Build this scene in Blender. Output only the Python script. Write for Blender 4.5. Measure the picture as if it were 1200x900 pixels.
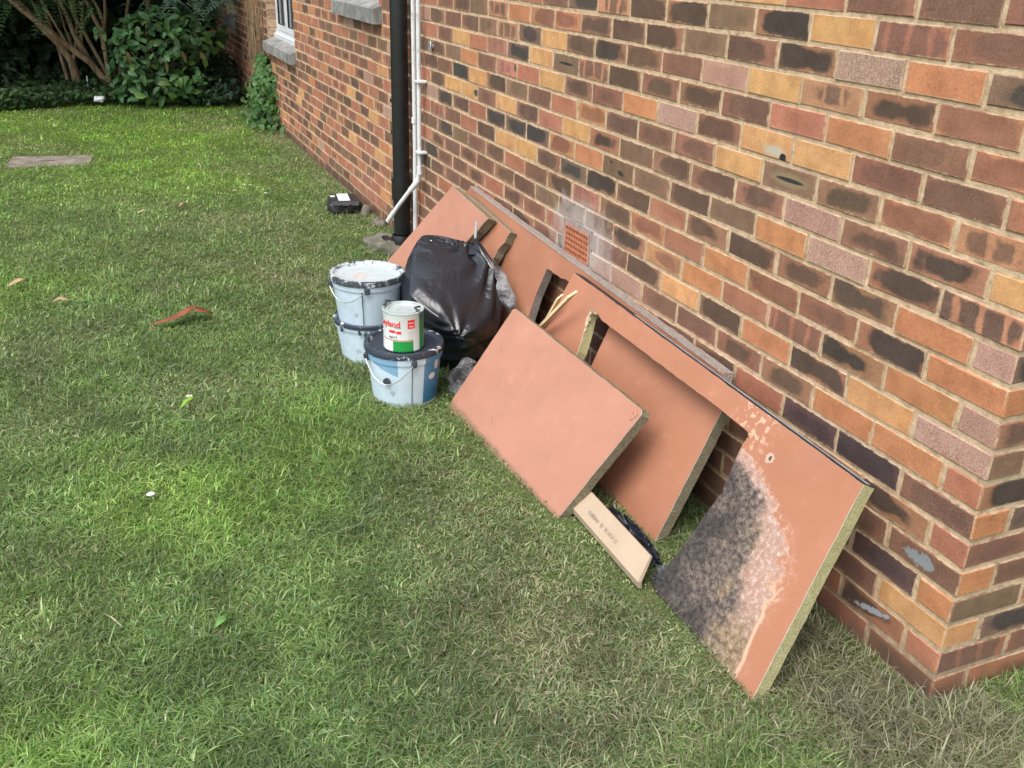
import bpy, bmesh, math, random
import numpy as np
from mathutils import Vector, Matrix
random.seed(7); rng = np.random.default_rng(11)
for o in list(bpy.data.objects): bpy.data.objects.remove(o)
S = bpy.context.scene
C = S.collection

# ------------------------------------------------------------ camera, sky, sun, exposure
CAM = np.array([-1.6624, -1.2531, 1.6089])
R = np.array([[0.92048, -0.13416, 0.36703], [-0.38967, -0.38598, 0.83617], [0.029486, -0.91270, -0.40757]])
cam = bpy.data.cameras.new('camera'); co = bpy.data.objects.new('camera', cam); C.objects.link(co)
M = Matrix.Identity(4)
for i in range(3):
    M[i][0] = R[i, 0]; M[i][1] = -R[i, 1]; M[i][2] = -R[i, 2]; M[i][3] = CAM[i]
co.matrix_world = M
cam.sensor_width = 36; cam.lens = 33.99; cam.clip_end = 500; cam.clip_start = 0.05
S.camera = co
W = bpy.data.worlds.new('World'); S.world = W; W.use_nodes = True
nt = W.node_tree; bg = nt.nodes['Background']
sky = nt.nodes.new('ShaderNodeTexSky'); sky.sky_type = 'NISHITA'; sky.sun_disc = False
SUN_EL, SUN_AZ = math.radians(58), math.radians(236)     # azimuth clockwise from +Y
sky.sun_elevation = SUN_EL; sky.sun_rotation = SUN_AZ; sky.dust_density = 3.0
hs = nt.nodes.new('ShaderNodeHueSaturation'); hs.inputs['Saturation'].default_value = 0.42
nt.links.new(sky.outputs[0], hs.inputs['Color']); nt.links.new(hs.outputs[0], bg.inputs[0])
bg.inputs[1].default_value = 0.15
sl = bpy.data.lights.new('sun', 'SUN'); so = bpy.data.objects.new('sun', sl); C.objects.link(so)
sl.energy = 1.45; sl.angle = math.radians(38); sl.color = (1, .95, .88)
sd = Vector((math.sin(SUN_AZ) * math.cos(SUN_EL), math.cos(SUN_AZ) * math.cos(SUN_EL), math.sin(SUN_EL)))
so.rotation_euler = sd.to_track_quat('Z', 'Y').to_euler()
S.view_settings.view_transform = 'Standard'; S.view_settings.look = 'None'
S.view_settings.exposure = 0.95; S.view_settings.gamma = 1

# ------------------------------------------------------------ helpers
def tag(o, label=None, cat=None, group=None, kind=None):
    for k, v in (('label', label), ('category', cat), ('group', group), ('kind', kind)):
        if v: o[k] = v
    return o
def empty(name, loc, label, cat, group=None):
    o = bpy.data.objects.new(name, None); C.objects.link(o); o.location = loc
    return tag(o, label, cat, group)
def link(name, me, mats, parent=None, loc=None):
    o = bpy.data.objects.new(name, me); C.objects.link(o)
    for m in (mats if isinstance(mats, (list, tuple)) else [mats]):
        if m.name not in [x.name for x in me.materials]: me.materials.append(m)
    if parent:
        o.parent = parent                       # geometry is in the parent's local frame
    if loc is not None: o.location = loc
    return o
def pyd(name, v, f, mats, parent=None, loc=None, smooth=False):
    me = bpy.data.meshes.new(name); me.from_pydata([tuple(map(float, p)) for p in v], [], f); me.update()
    if smooth: me.polygons.foreach_set('use_smooth', [True] * len(me.polygons))
    return link(name, me, mats, parent, loc)
class MB:
    """collects verts and faces"""
    def __init__(s): s.v = []; s.f = []; s.m = []
    def add(s, v, f, m=0):
        n = len(s.v); s.v += [tuple(map(float, p)) for p in v]; s.f += [tuple(i + n for i in q) for q in f]; s.m += [m] * len(f)
    def box(s, a, b, m=0, ch=0.0):
        x0, y0, z0 = a; x1, y1, z1 = b
        if ch <= 0:
            s.add([(x0,y0,z0),(x1,y0,z0),(x1,y1,z0),(x0,y1,z0),(x0,y0,z1),(x1,y0,z1),(x1,y1,z1),(x0,y1,z1)],
                  [(0,3,2,1),(4,5,6,7),(0,1,5,4),(1,2,6,5),(2,3,7,6),(3,0,4,7)], m)
        else:
            bm = bmesh.new(); bmesh.ops.create_cube(bm, size=1)
            for v in bm.verts: v.co = Vector((x0+(v.co.x+.5)*(x1-x0), y0+(v.co.y+.5)*(y1-y0), z0+(v.co.z+.5)*(z1-z0)))
            bmesh.ops.bevel(bm, geom=bm.edges[:], offset=ch, segments=1, affect='EDGES')
            s.add([v.co[:] for v in bm.verts], [[v.index for v in f.verts] for f in bm.faces], m); bm.free()
    def tube(s, pts, rad, seg=10, m=0, cap=True):
        pts = [Vector(p) for p in pts]; rad = rad if isinstance(rad, (list, tuple)) else [rad] * len(pts)
        rings = []; up = Vector((.31, .12, .94))
        for i, p in enumerate(pts):
            t = (pts[min(i+1, len(pts)-1)] - pts[max(i-1, 0)]).normalized()
            a = t.cross(up)
            if a.length < .15: a = t.cross(Vector((1, .1, 0)))
            a.normalize(); b = t.cross(a)
            rings.append([p + (a*math.cos(k*2*math.pi/seg) + b*math.sin(k*2*math.pi/seg))*rad[i] for k in range(seg)])
        v = [q for r in rings for q in r]; f = []
        for i in range(len(pts)-1):
            for k in range(seg):
                k2 = (k+1) % seg
                f.append((i*seg+k, i*seg+k2, (i+1)*seg+k2, (i+1)*seg+k))
        if cap: f += [tuple(reversed(range(seg))), tuple((len(pts)-1)*seg+k for k in range(seg))]
        s.add(v, f, m)
    def lathe(s, prof, seg=48, m=0, c=(0, 0)):
        v = []; f = []
        for r, z in prof:
            for k in range(seg):
                a = k*2*math.pi/seg; v.append((c[0]+r*math.cos(a), c[1]+r*math.sin(a), z))
        for i in range(len(prof)-1):
            for k in range(seg):
                k2 = (k+1) % seg; f.append((i*seg+k, i*seg+k2, (i+1)*seg+k2, (i+1)*seg+k))
        s.add(v, f, m)
    def build(s, name, mats, parent=None, loc=None, smooth=False):
        mats = mats if isinstance(mats, (list, tuple)) else [mats]
        me = bpy.data.meshes.new(name); me.from_pydata(s.v, [], s.f)
        for m in mats: me.materials.append(m)
        me.polygons.foreach_set('material_index', s.m)
        if smooth: me.polygons.foreach_set('use_smooth', [True]*len(me.polygons))
        me.update()
        o = bpy.data.objects.new(name, me); C.objects.link(o)
        if parent: o.parent = parent
        if loc is not None: o.location = loc
        if smooth:
            try: me.set_sharp_from_angle(angle=math.radians(38))
            except Exception: pass
        return o
def fastmesh(name, V, F, mat, parent=None, cols=None, loc=None, smooth=False):
    """V (n,3) F (m,k) numpy, cols (n,3) per vertex"""
    me = bpy.data.meshes.new(name); n = len(V); m, k = F.shape
    me.vertices.add(n); me.vertices.foreach_set('co', V.astype(np.float32).ravel())
    me.loops.add(m*k); me.loops.foreach_set('vertex_index', F.astype(np.int32).ravel())
    me.polygons.add(m); me.polygons.foreach_set('loop_start', (np.arange(m)*k).astype(np.int32))
    try: me.polygons.foreach_set('loop_total', np.full(m, k, np.int32))
    except Exception: pass
    if smooth: me.polygons.foreach_set('use_smooth', np.ones(m, bool))
    if cols is not None:
        a = me.attributes.new('col', 'FLOAT_COLOR', 'POINT')
        c4 = np.ones((n, 4), np.float32); c4[:, :3] = cols; a.data.foreach_set('color', c4.ravel())
    me.update(calc_edges=True); me.materials.append(mat)
    o = bpy.data.objects.new(name, me); C.objects.link(o)
    if parent: o.parent = parent
    if loc is not None: o.location = loc
    return o
_tab = rng.random((257, 257))
def vnoise(x, y, f, ox=0.0, oy=0.0):
    x = np.asarray(x)*f + ox + 50; y = np.asarray(y)*f + oy + 50
    i = np.floor(x).astype(int); j = np.floor(y).astype(int); u = x-i; w = y-j
    u = u*u*(3-2*u); w = w*w*(3-2*w); i %= 256; j %= 256
    return (_tab[i, j]*(1-u)+_tab[i+1, j]*u)*(1-w) + (_tab[i, j+1]*(1-u)+_tab[i+1, j+1]*u)*w
def fbm(x, y, f, o=0.0): return .55*vnoise(x, y, f, o, o*1.7) + .3*vnoise(x, y, f*2.3, o+9, o) + .15*vnoise(x, y, f*5.1, o+3, o+21)
def sm(x, a, b): t = np.clip((x-a)/(b-a), 0, 1); return t*t*(3-2*t)

# ------------------------------------------------------------ material kit
class NT:
    def __init__(s, name, rough=.8, spec=.3):
        s.m = bpy.data.materials.new(name); s.m.use_nodes = True; s.t = s.m.node_tree
        s.b = s.t.nodes['Principled BSDF']; s.b.inputs['Roughness'].default_value = rough
        s.b.inputs['Specular IOR Level'].default_value = spec
    def n(s, typ, **kw):
        nd = s.t.nodes.new('ShaderNode'+typ)
        for k, v in kw.items():
            if hasattr(nd, k): setattr(nd, k, v)
        return nd
    def set(s, sock, v):
        if hasattr(v, 'is_linked') or isinstance(v, bpy.types.NodeSocket): s.t.links.new(v, sock)
        else: sock.default_value = v
    def math(s, op, a, b=0.0, c=None, clamp=False):
        nd = s.n('Math', operation=op); nd.use_clamp = clamp
        s.set(nd.inputs[0], a); s.set(nd.inputs[1], b)
        if c is not None: s.set(nd.inputs[2], c)
        return nd.outputs[0]
    def smooth(s, x, a, b, lo=0., hi=1.):
        nd = s.n('MapRange', interpolation_type='SMOOTHSTEP'); s.set(nd.inputs[0], x)
        for i, v in zip((1, 2, 3, 4), (a, b, lo, hi)): nd.inputs[i].default_value = v
        return nd.outputs[0]
    def noise(s, vec, scale, detail=4, rough=.55, dist=0.0, dim='3D'):
        nd = s.n('TexNoise', noise_dimensions=dim)
        if vec is not None: s.set(nd.inputs['Vector'], vec)
        nd.inputs['Scale'].default_value = scale; nd.inputs['Detail'].default_value = detail
        nd.inputs['Roughness'].default_value = rough; nd.inputs['Distortion'].default_value = dist
        return nd.outputs[0]
    def mix(s, f, a, b, bt='MIX'):
        nd = s.n('Mix', data_type='RGBA', blend_type=bt); s.set(nd.inputs[0], f)
        for i, v in ((6, a), (7, b)):
            if isinstance(v, tuple) and len(v) == 3: v = (*v, 1)
            s.set(nd.inputs[i], v)
        return nd.outputs[2]
    def ramp(s, x, stops):
        nd = s.n('ValToRGB'); s.set(nd.inputs[0], x); e = nd.color_ramp.elements
        while len(e) < len(stops): e.new(.5)
        for el, (p, c) in zip(e, stops): el.position = p; el.color = (*c, 1)
        return nd.outputs[0]
    def bump(s, h, strength=.3, dist=.01):
        nd = s.n('Bump'); nd.inputs['Strength'].default_value = strength; nd.inputs['Distance'].default_value = dist
        s.set(nd.inputs['Height'], h)
        s.t.links.new(nd.outputs[0], s.b.inputs['Normal'])
    def col(s, c): 
        if isinstance(c, tuple) and len(c) == 3: c = (*c, 1)
        s.set(s.b.inputs['Base Color'], c)
    def obj(s): return s.n('TexCoord').outputs['Object']
    def pos(s): return s.n('NewGeometry').outputs['Position']
    def xyz(s, v): 
        nd = s.n('SeparateXYZ'); s.set(nd.inputs[0], v); return nd.outputs
    def attr(s, name): 
        nd = s.n('Attribute', attribute_name=name); return nd
    def map(s, v, scale=(1, 1, 1), loc=(0, 0, 0)):
        nd = s.n('Mapping'); s.set(nd.inputs[0], v); nd.inputs['Scale'].default_value = scale; nd.inputs['Location'].default_value = loc
        return nd.outputs[0]

def simple(name, c, rough=.6, var=.15, scale=20, bump=.1, spec=.4, metal=0., c2=None, det=5):
    k = NT(name, rough, spec); p = k.obj(); n = k.noise(p, scale, det)
    c2 = c2 or tuple(x*(1-var*2) for x in c)
    k.col(k.mix(k.smooth(n, .3, .7), c2, c)); k.b.inputs['Metallic'].default_value = metal
    if bump: k.bump(n, bump, .005)
    return k.m

def brick_mat():
    k = NT('fired_brick', .85, .25); uv = k.n('UVMap'); uv.uv_map = 'uv'
    P = k.pos()
    wob = k.noise(P, 17, 4, .55)
    d = k.xyz(uv.outputs[0])
    du = k.math('ABSOLUTE', k.math('SUBTRACT', d[0], .5)); dv = k.math('ABSOLUTE', k.math('SUBTRACT', d[1], .5))
    # distance to the arris, in half-heights: the fire-mark keeps a rim
    rim = k.math('MAXIMUM', k.math('MULTIPLY', du, 2.0), k.math('MULTIPLY', dv, 2.0))
    rim2 = k.math('POWER', k.math('ADD', k.math('POWER', k.math('MULTIPLY', du, 2.15), 4.), k.math('POWER', k.math('MULTIPLY', dv, 2.15), 4.)), .25)
    ppx = k.n('SeparateColor'); k.set(ppx.inputs[0], k.attr('pp').outputs['Color']); rnd = ppx.outputs[2]
    big = k.noise(k.n('VectorMath', operation='ADD').outputs[0] if False else P, 8, 2, .5)
    rim2 = k.math('ADD', rim2, k.math('MULTIPLY', k.math('SUBTRACT', wob, .5), .95))
    rim2 = k.math('ADD', rim2, k.math('MULTIPLY', k.math('SUBTRACT', big, .5), 1.5))
    tilt_ = k.math('MULTIPLY', k.math('MULTIPLY', k.math('SUBTRACT', d[0], .5), k.math('SUBTRACT', rnd, .5)), 1.3)
    rim2 = k.math('ADD', k.math('ADD', rim2, tilt_), k.math('MULTIPLY', k.math('SUBTRACT', k.math('FRACT', k.math('MULTIPLY', rnd, 7.31)), .80), .5))
    core = k.smooth(rim2, .55, .97, 1, 0)
    ce = k.attr('ce'); cc = k.attr('cc'); pp = k.attr('pp'); px = k.n('SeparateColor'); k.set(px.inputs[0], pp.outputs['Color'])
    base = k.mix(k.math('MULTIPLY', core, cc.outputs['Alpha'], clamp=True), ce.outputs['Color'], cc.outputs['Color'])
    # drag stripes
    ph = k.math('ADD', k.math('MULTIPLY', d[0], 3.2), k.math('MULTIPLY', wob, .55))
    ph = k.math('ADD', ph, k.math('MULTIPLY', px.outputs[2], 7.0))
    st = k.smooth(k.math('ABSOLUTE', k.math('SUBTRACT', k.math('FRACT', ph), .5)), .33, .45)
    base = k.mix(k.math('MULTIPLY', st, px.outputs[0]), base, ce.outputs['Color'])
    # mottling of the fired face
    n1 = k.noise(P, 55, 5, .62); n2 = k.noise(P, 16, 3, .5); n3 = k.noise(P, 260, 3, .7)
    base = k.mix(k.smooth(n2, .3, .75, 0, .45), base, k.mix(1., base, (.50, .45, .42), 'MULTIPLY'))
    base = k.mix(k.smooth(n1, .45, .8, 0, .4), base, k.mix(1., base, (1.45, 1.3, 1.2), 'MULTIPLY'))
    g_ = k.noise(P, 150, 5, .8); base = k.mix(k.smooth(g_, .40, .66, .0, .35), base, k.mix(1., base, (.68, .66, .64), 'MULTIPLY')); base = k.mix(k.smooth(g_, .60, .38, 0, .22), base, k.mix(1., base, (1.4, 1.35, 1.3), 'MULTIPLY'))
    pale = k.math('MULTIPLY', k.smooth(n3, .47, .6), px.outputs[1])
    base = k.mix(pale, base, (.50, .385, .32))
    pits = k.smooth(n3, .66, .72)
    base = k.mix(k.math('MULTIPLY', pits, .7), base, (.05, .035, .03))
    dark = k.smooth(k.noise(P, 120, 2, .5), .66, .72, 0, .6)
    base = k.mix(dark, base, k.mix(1., base, (.5, .45, .42), 'MULTIPLY'))
    # soft mortar smear on the arrises
    edn = k.noise(P, 42, 4, .6)
    ed = k.math('MAXIMUM', k.math('MULTIPLY', k.math('SUBTRACT', 1.0, k.math('MULTIPLY', du, 2.)), 3.1), k.math('SUBTRACT', 1.0, k.math('MULTIPLY', dv, 2.)))
    ed = k.math('MINIMUM', k.math('MULTIPLY', k.math('SUBTRACT', 1.0, k.math('MULTIPLY', du, 2.)), 3.1), k.math('SUBTRACT', 1.0, k.math('MULTIPLY', dv, 2.)))
    sme = k.smooth(k.math('SUBTRACT', ed, k.math('MULTIPLY', k.math('SUBTRACT', edn, .44), .55)), -.03, .09, .85, 0)
    base = k.mix(sme, base, k.mix(k.smooth(wob, .35, .65), (.36, .265, .17), (.50, .38, .255)))
    # lime bloom round the air brick
    q = k.xyz(P)
    dy = k.math('MULTIPLY', k.math('SUBTRACT', q[1], 1.93), 3.9); dz = k.math('MULTIPLY', k.math('SUBTRACT', q[2], .62), 6.4)
    rr = k.math('SQRT', k.math('ADD', k.math('MULTIPLY', dy, dy), k.math('MULTIPLY', dz, dz)))
    rr = k.math('ADD', rr, k.math('MULTIPLY', k.math('SUBTRACT', k.noise(P, 14, 5, .65), .5), 1.6))
    lime = k.smooth(rr, .55, 1.2, .72, 0)
    base = k.mix(lime, base, (.44, .37, .34))
    soil = k.math('MULTIPLY', k.smooth(k.math('ADD', q[2], k.math('MULTIPLY', n2, .16)), .06, .20, .8, 0), 1.); base = k.mix(soil, base, (.085, .06, .042))
    def mark(base, y, z, ry, rz, c, amt=.95, rag=.9, slope=0., lo=.85, hi=1.15):
        a = k.math('SUBTRACT', q[1], y); b = k.math('SUBTRACT', k.math('SUBTRACT', q[2], z), k.math('MULTIPLY', a, slope))
        a = k.math('DIVIDE', a, ry); b = k.math('DIVIDE', b, rz)
        e = k.math('ADD', k.math('SQRT', k.math('ADD', k.math('MULTIPLY', a, a), k.math('MULTIPLY', b, b))), k.math('MULTIPLY', k.math('SUBTRACT', n1, .5), rag))
        return k.mix(k.smooth(e, lo, hi, amt, 0), base, c)
    base = mark(base, .78, 1.087, .085, .020, (.30, .24, .13), .5, .4, 0, .6, 1.2); base = mark(base, .775, 1.087, .055, .0055, (.03, .035, .032), 1, .4, 0)
    base = mark(base, .855, 1.150, .055, .017, (.40, .42, .36), .8, .9, 0, .3, 1.2); base = mark(base, .815, 1.138, .013, .012, (.02, .022, .025), 1, .5)
    base = mark(base, 2.13, 1.237, .06, .005, (.03, .035, .032), 1, .5, 0); base = mark(base, 1.66, .925, .022, .008, (.04, .04, .035), 1, .5, .2); base = mark(base, 1.73, .952, .012, .005, (.04, .04, .035), 1, .5)
    base = mark(base, 3.05, 1.012, .035, .015, (.04, .06, .06), .95, .8); base = mark(base, 2.60, 1.17, .010, .016, (.05, .045, .03), .95, .5)
    base = mark(base, .115, .335, .040, .019, (.24, .27, .29), .85, 2.8); base = mark(base, .225, .112, .060, .009, (.33, .37, .40), .85, 3.2, -.25)
    k.col(base)
    h = k.math('ADD', k.math('MULTIPLY', n1, .6), k.math('MULTIPLY', n3, .55))
    h = k.math('SUBTRACT', h, k.math('MULTIPLY', pits, .8))
    k.bump(h, .55, .004)
    k.set(k.b.inputs['Roughness'], k.smooth(n1, .3, .8, .72, .92))
    return k.m
def mortar_mat():
    k = NT('lime_mortar', .95, .1); P = k.pos()
    a = k.noise(P, 30, 5, .65); b = k.noise(P, 220, 3, .7); c = k.noise(P, 5, 3)
    col = k.ramp(a, [(.28, (.25, .18, .11)), (.45, (.47, .35, .225)), (.68, (.66, .50, .34))])
    col = k.mix(k.smooth(c, .35, .7, 0, .4), col, (.48, .35, .235))
    col = k.mix(k.smooth(b, .62, .72, 0, .35), col, (.32, .25, .17))
    q = k.xyz(P)
    dy = k.math('MULTIPLY', k.math('SUBTRACT', q[1], 1.93), 3.9); dz = k.math('MULTIPLY', k.math('SUBTRACT', q[2], .62), 6.4)
    rr = k.math('SQRT', k.math('ADD', k.math('MULTIPLY', dy, dy), k.math('MULTIPLY', dz, dz)))
    rr = k.math('ADD', rr, k.math('MULTIPLY', k.math('SUBTRACT', k.noise(P, 14, 5, .65), .5), 1.6))
    col = k.mix(k.smooth(rr, .6, 1.4, .8, 0), col, (.50, .45, .45))
    # earth splash near the ground
    low = k.smooth(k.math('ADD', q[2], k.math('MULTIPLY', a, .12)), .06, .26, .7, 0)
    col = k.mix(low, col, (.20, .15, .11))
    k.col(col); k.bump(k.math('ADD', a, k.math('MULTIPLY', b, .5)), .8, .006)
    return k.m
def board_pink(name, c=(.385, .172, .104), c2=(.345, .152, .090)):
    k = NT(name, .62, .3); p = k.obj()
    a = k.noise(p, 3.5, 4); b = k.noise(p, 90, 3, .6); g = k.noise(p, 14, 5, .6)
    col = k.mix(k.smooth(a, .3, .7), c2, c)
    col = k.mix(k.smooth(g, .56, .75, 0, .3), col, (.52, .26, .185))
    col = k.mix(k.smooth(b, .68, .74, 0, .5), col, (.34, .16, .10))
    gr = k.noise(p, 6, 6, .7, .5); col = k.mix(k.smooth(gr, .52, .72, 0, .35), col, (.30, .16, .11)); col = k.mix(k.smooth(gr, .30, .42, .3, 0), col, (.50, .28, .20))
    yy_ = k.xyz(p)[1]; col = k.mix(k.smooth(k.math('ADD', yy_, k.math('MULTIPLY', k.math('SUBTRACT', g, .5), .03)), -.004, .016, .6, 0), col, (.16, .12, .075))
    # scuffs: long thin pale marks
    sc = k.noise(k.map(p, (60, 6, 25)), 1.0, 5, .7, 1.2)
    col = k.mix(k.smooth(sc, .735, .76, 0, .7), col, (.62, .45, .35))
    sc2 = k.noise(p, 22, 2, .5, .6)
    col = k.mix(k.smooth(sc2, .735, .75, 0, .55), col, (.30, .14, .09))
    k.col(col); k.bump(k.math('ADD', b, k.math('MULTIPLY', g, .4)), .12, .002)
    k.set(k.b.inputs['Roughness'], k.smooth(g, .3, .7, .5, .72))
    return k
def core_mat(name, c1, c2, c3):
    k = NT(name, .95, .1); p = k.obj()
    a = k.noise(k.map(p, (1, 1, 1)), 160, 4, .7); b = k.noise(p, 25, 4)
    col = k.ramp(a, [(.3, c1), (.5, c2), (.7, c3)])
    col = k.mix(k.smooth(b, .45, .75, 0, .45), col, c1)
    k.col(col); k.bump(a, .9, .006)
    return k.m
MB_ = brick_mat(); MM = mortar_mat()
PINK = board_pink('pink_board_paint').m
PINK2 = board_pink('pink_board_paint_pale', (.415, .205, .145), (.38, .185, .128)).m
CORE = core_mat('fibre_core', (.14, .12, .075), (.25, .22, .15), (.38, .34, .25))
CORE_Y = core_mat('yellow_fibre_core', (.30, .27, .13), (.42, .39, .20), (.55, .53, .35))
PLASTER = core_mat('crumbled_plaster', (.38, .33, .22), (.62, .56, .42), (.75, .70, .58))
PALE_EDGE = simple('torn_white_edge', (.78, .72, .64), .9, .12, 60)
GREY_EDGE = core_mat('weathered_board_edge', (.22, .18, .16), (.33, .28, .25), (.48, .43, .38))

def leaf_mat(name, trans=.25, rough=.45, spec=.4):
    k = NT(name, rough, spec); a = k.attr('col'); p = k.pos(); n = k.noise(p, 35, 3)
    col = k.mix(k.smooth(n, .3, .75, 0, .5), a.outputs['Color'], k.mix(1., a.outputs['Color'], (.6, .65, .55), 'MULTIPLY'))
    k.col(col)
    k.b.inputs['Subsurface Weight'].default_value = 0
    tr = k.n('BsdfTranslucent'); k.set(tr.inputs['Color'], k.mix(1., col, (1.25, 1.5, .6), 'MULTIPLY'))
    mx = k.n('MixShader'); mx.inputs[0].default_value = trans
    k.t.links.new(k.b.outputs[0], mx.inputs[1]); k.t.links.new(tr.outputs[0], mx.inputs[2])
    k.t.links.new(mx.outputs[0], k.t.nodes['Material Output'].inputs[0])
    return k.m
GRASS = leaf_mat('grass_blade', .45, .5, .35)
LEAF = leaf_mat('broad_leaf', .22, .48, .3)

# ------------------------------------------------------------ ground
def ground_h(x, y): return 0.012*(fbm(x, y, 1.1, 4)-.5) + .006*(fbm(x, y, 5, 8)-.5)
def dryness(x, y):
    """0 lush .. 1 dry thatch"""
    d = sm(fbm(x, y, 1.5, 2), .52, .74)*.45
    d += sm(-x, .75, .0)*sm(y, -.9, .1)*.15                       # along the wall, worn
    d += .55*np.exp(-(((x+.62)/.42)**2 + ((y-.55)/.75)**2))       # in front of the boards
    d += 1.0*np.exp(-(((x+.06)/.26)**2 + ((y+.08)/.32)**2)) + .7*np.exp(-(((x+.12)/.18)**2 + ((y-.3)/.5)**2))
    d += (.30*np.exp(-(((x+.85)/.38)**2 + ((y-.35)/.75)**2)) + .28*np.exp(-(((x+.72)/.25)**2 + ((y-1.5)/.8)**2)))*(.4+1.2*fbm(x, y, 4., 14))       # at the corner
    d += .5*np.exp(-(((x+.72)/.3)**2 + ((y-3.1)/.9)**2))
    d += .45*sm(x, -.32, -.05)*sm(y, 3.9, 4.6)
    d += .4*np.exp(-(((x+2.0)/.3)**2 + ((y-2.25)/.25)**2))
    d += .3*np.exp(-(((x+1.15)/.5)**2 + ((y-4.3)/.7)**2))
    d -= .3*np.exp(-(((x+1.45)/.35)**2 + ((y-1.55)/.5)**2))
    return np.clip(d, 0, 1)
def ground_mat():
    k = NT('lawn_soil', .95, .1); P = k.pos(); a = k.noise(P, 1.6, 4); b = k.noise(P, 60, 5, .7); c = k.noise(P, 9, 4)
    col = k.ramp(a, [(.3, (.08, .135, .04)), (.52, (.11, .16, .05)), (.7, (.16, .17, .075))])
    col = k.mix(k.smooth(b, .4, .7, 0, .7), col, (.19, .165, .09))
    col = k.mix(k.smooth(c, .5, .7, 0, .3), col, (.05, .065, .025))
    q = k.xyz(P)
    k.col(col); k.bump(b, 1., .02); return k.m
def ground():
    xs = np.concatenate([np.linspace(-60, -6, 14), np.linspace(-5, 1, 61), np.linspace(2, 60, 14)])
    ys = np.concatenate([np.linspace(-60, -3, 12), np.linspace(-2.5, 11, 136), np.linspace(12, 80, 14)])
    X, Y = np.meshgrid(xs, ys); Z = ground_h(X, Y)
    V = np.stack([X, Y, Z], -1).reshape(-1, 3); nx = len(xs); ny = len(ys)
    i = np.arange(nx-1)[None, :] + np.arange(ny-1)[:, None]*nx; i = i.ravel()
    F = np.stack([i, i+1, i+1+nx, i+nx], -1)
    o = fastmesh('ground', V, F, ground_mat(), smooth=True); tag(o, kind='structure')
ground()

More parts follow.
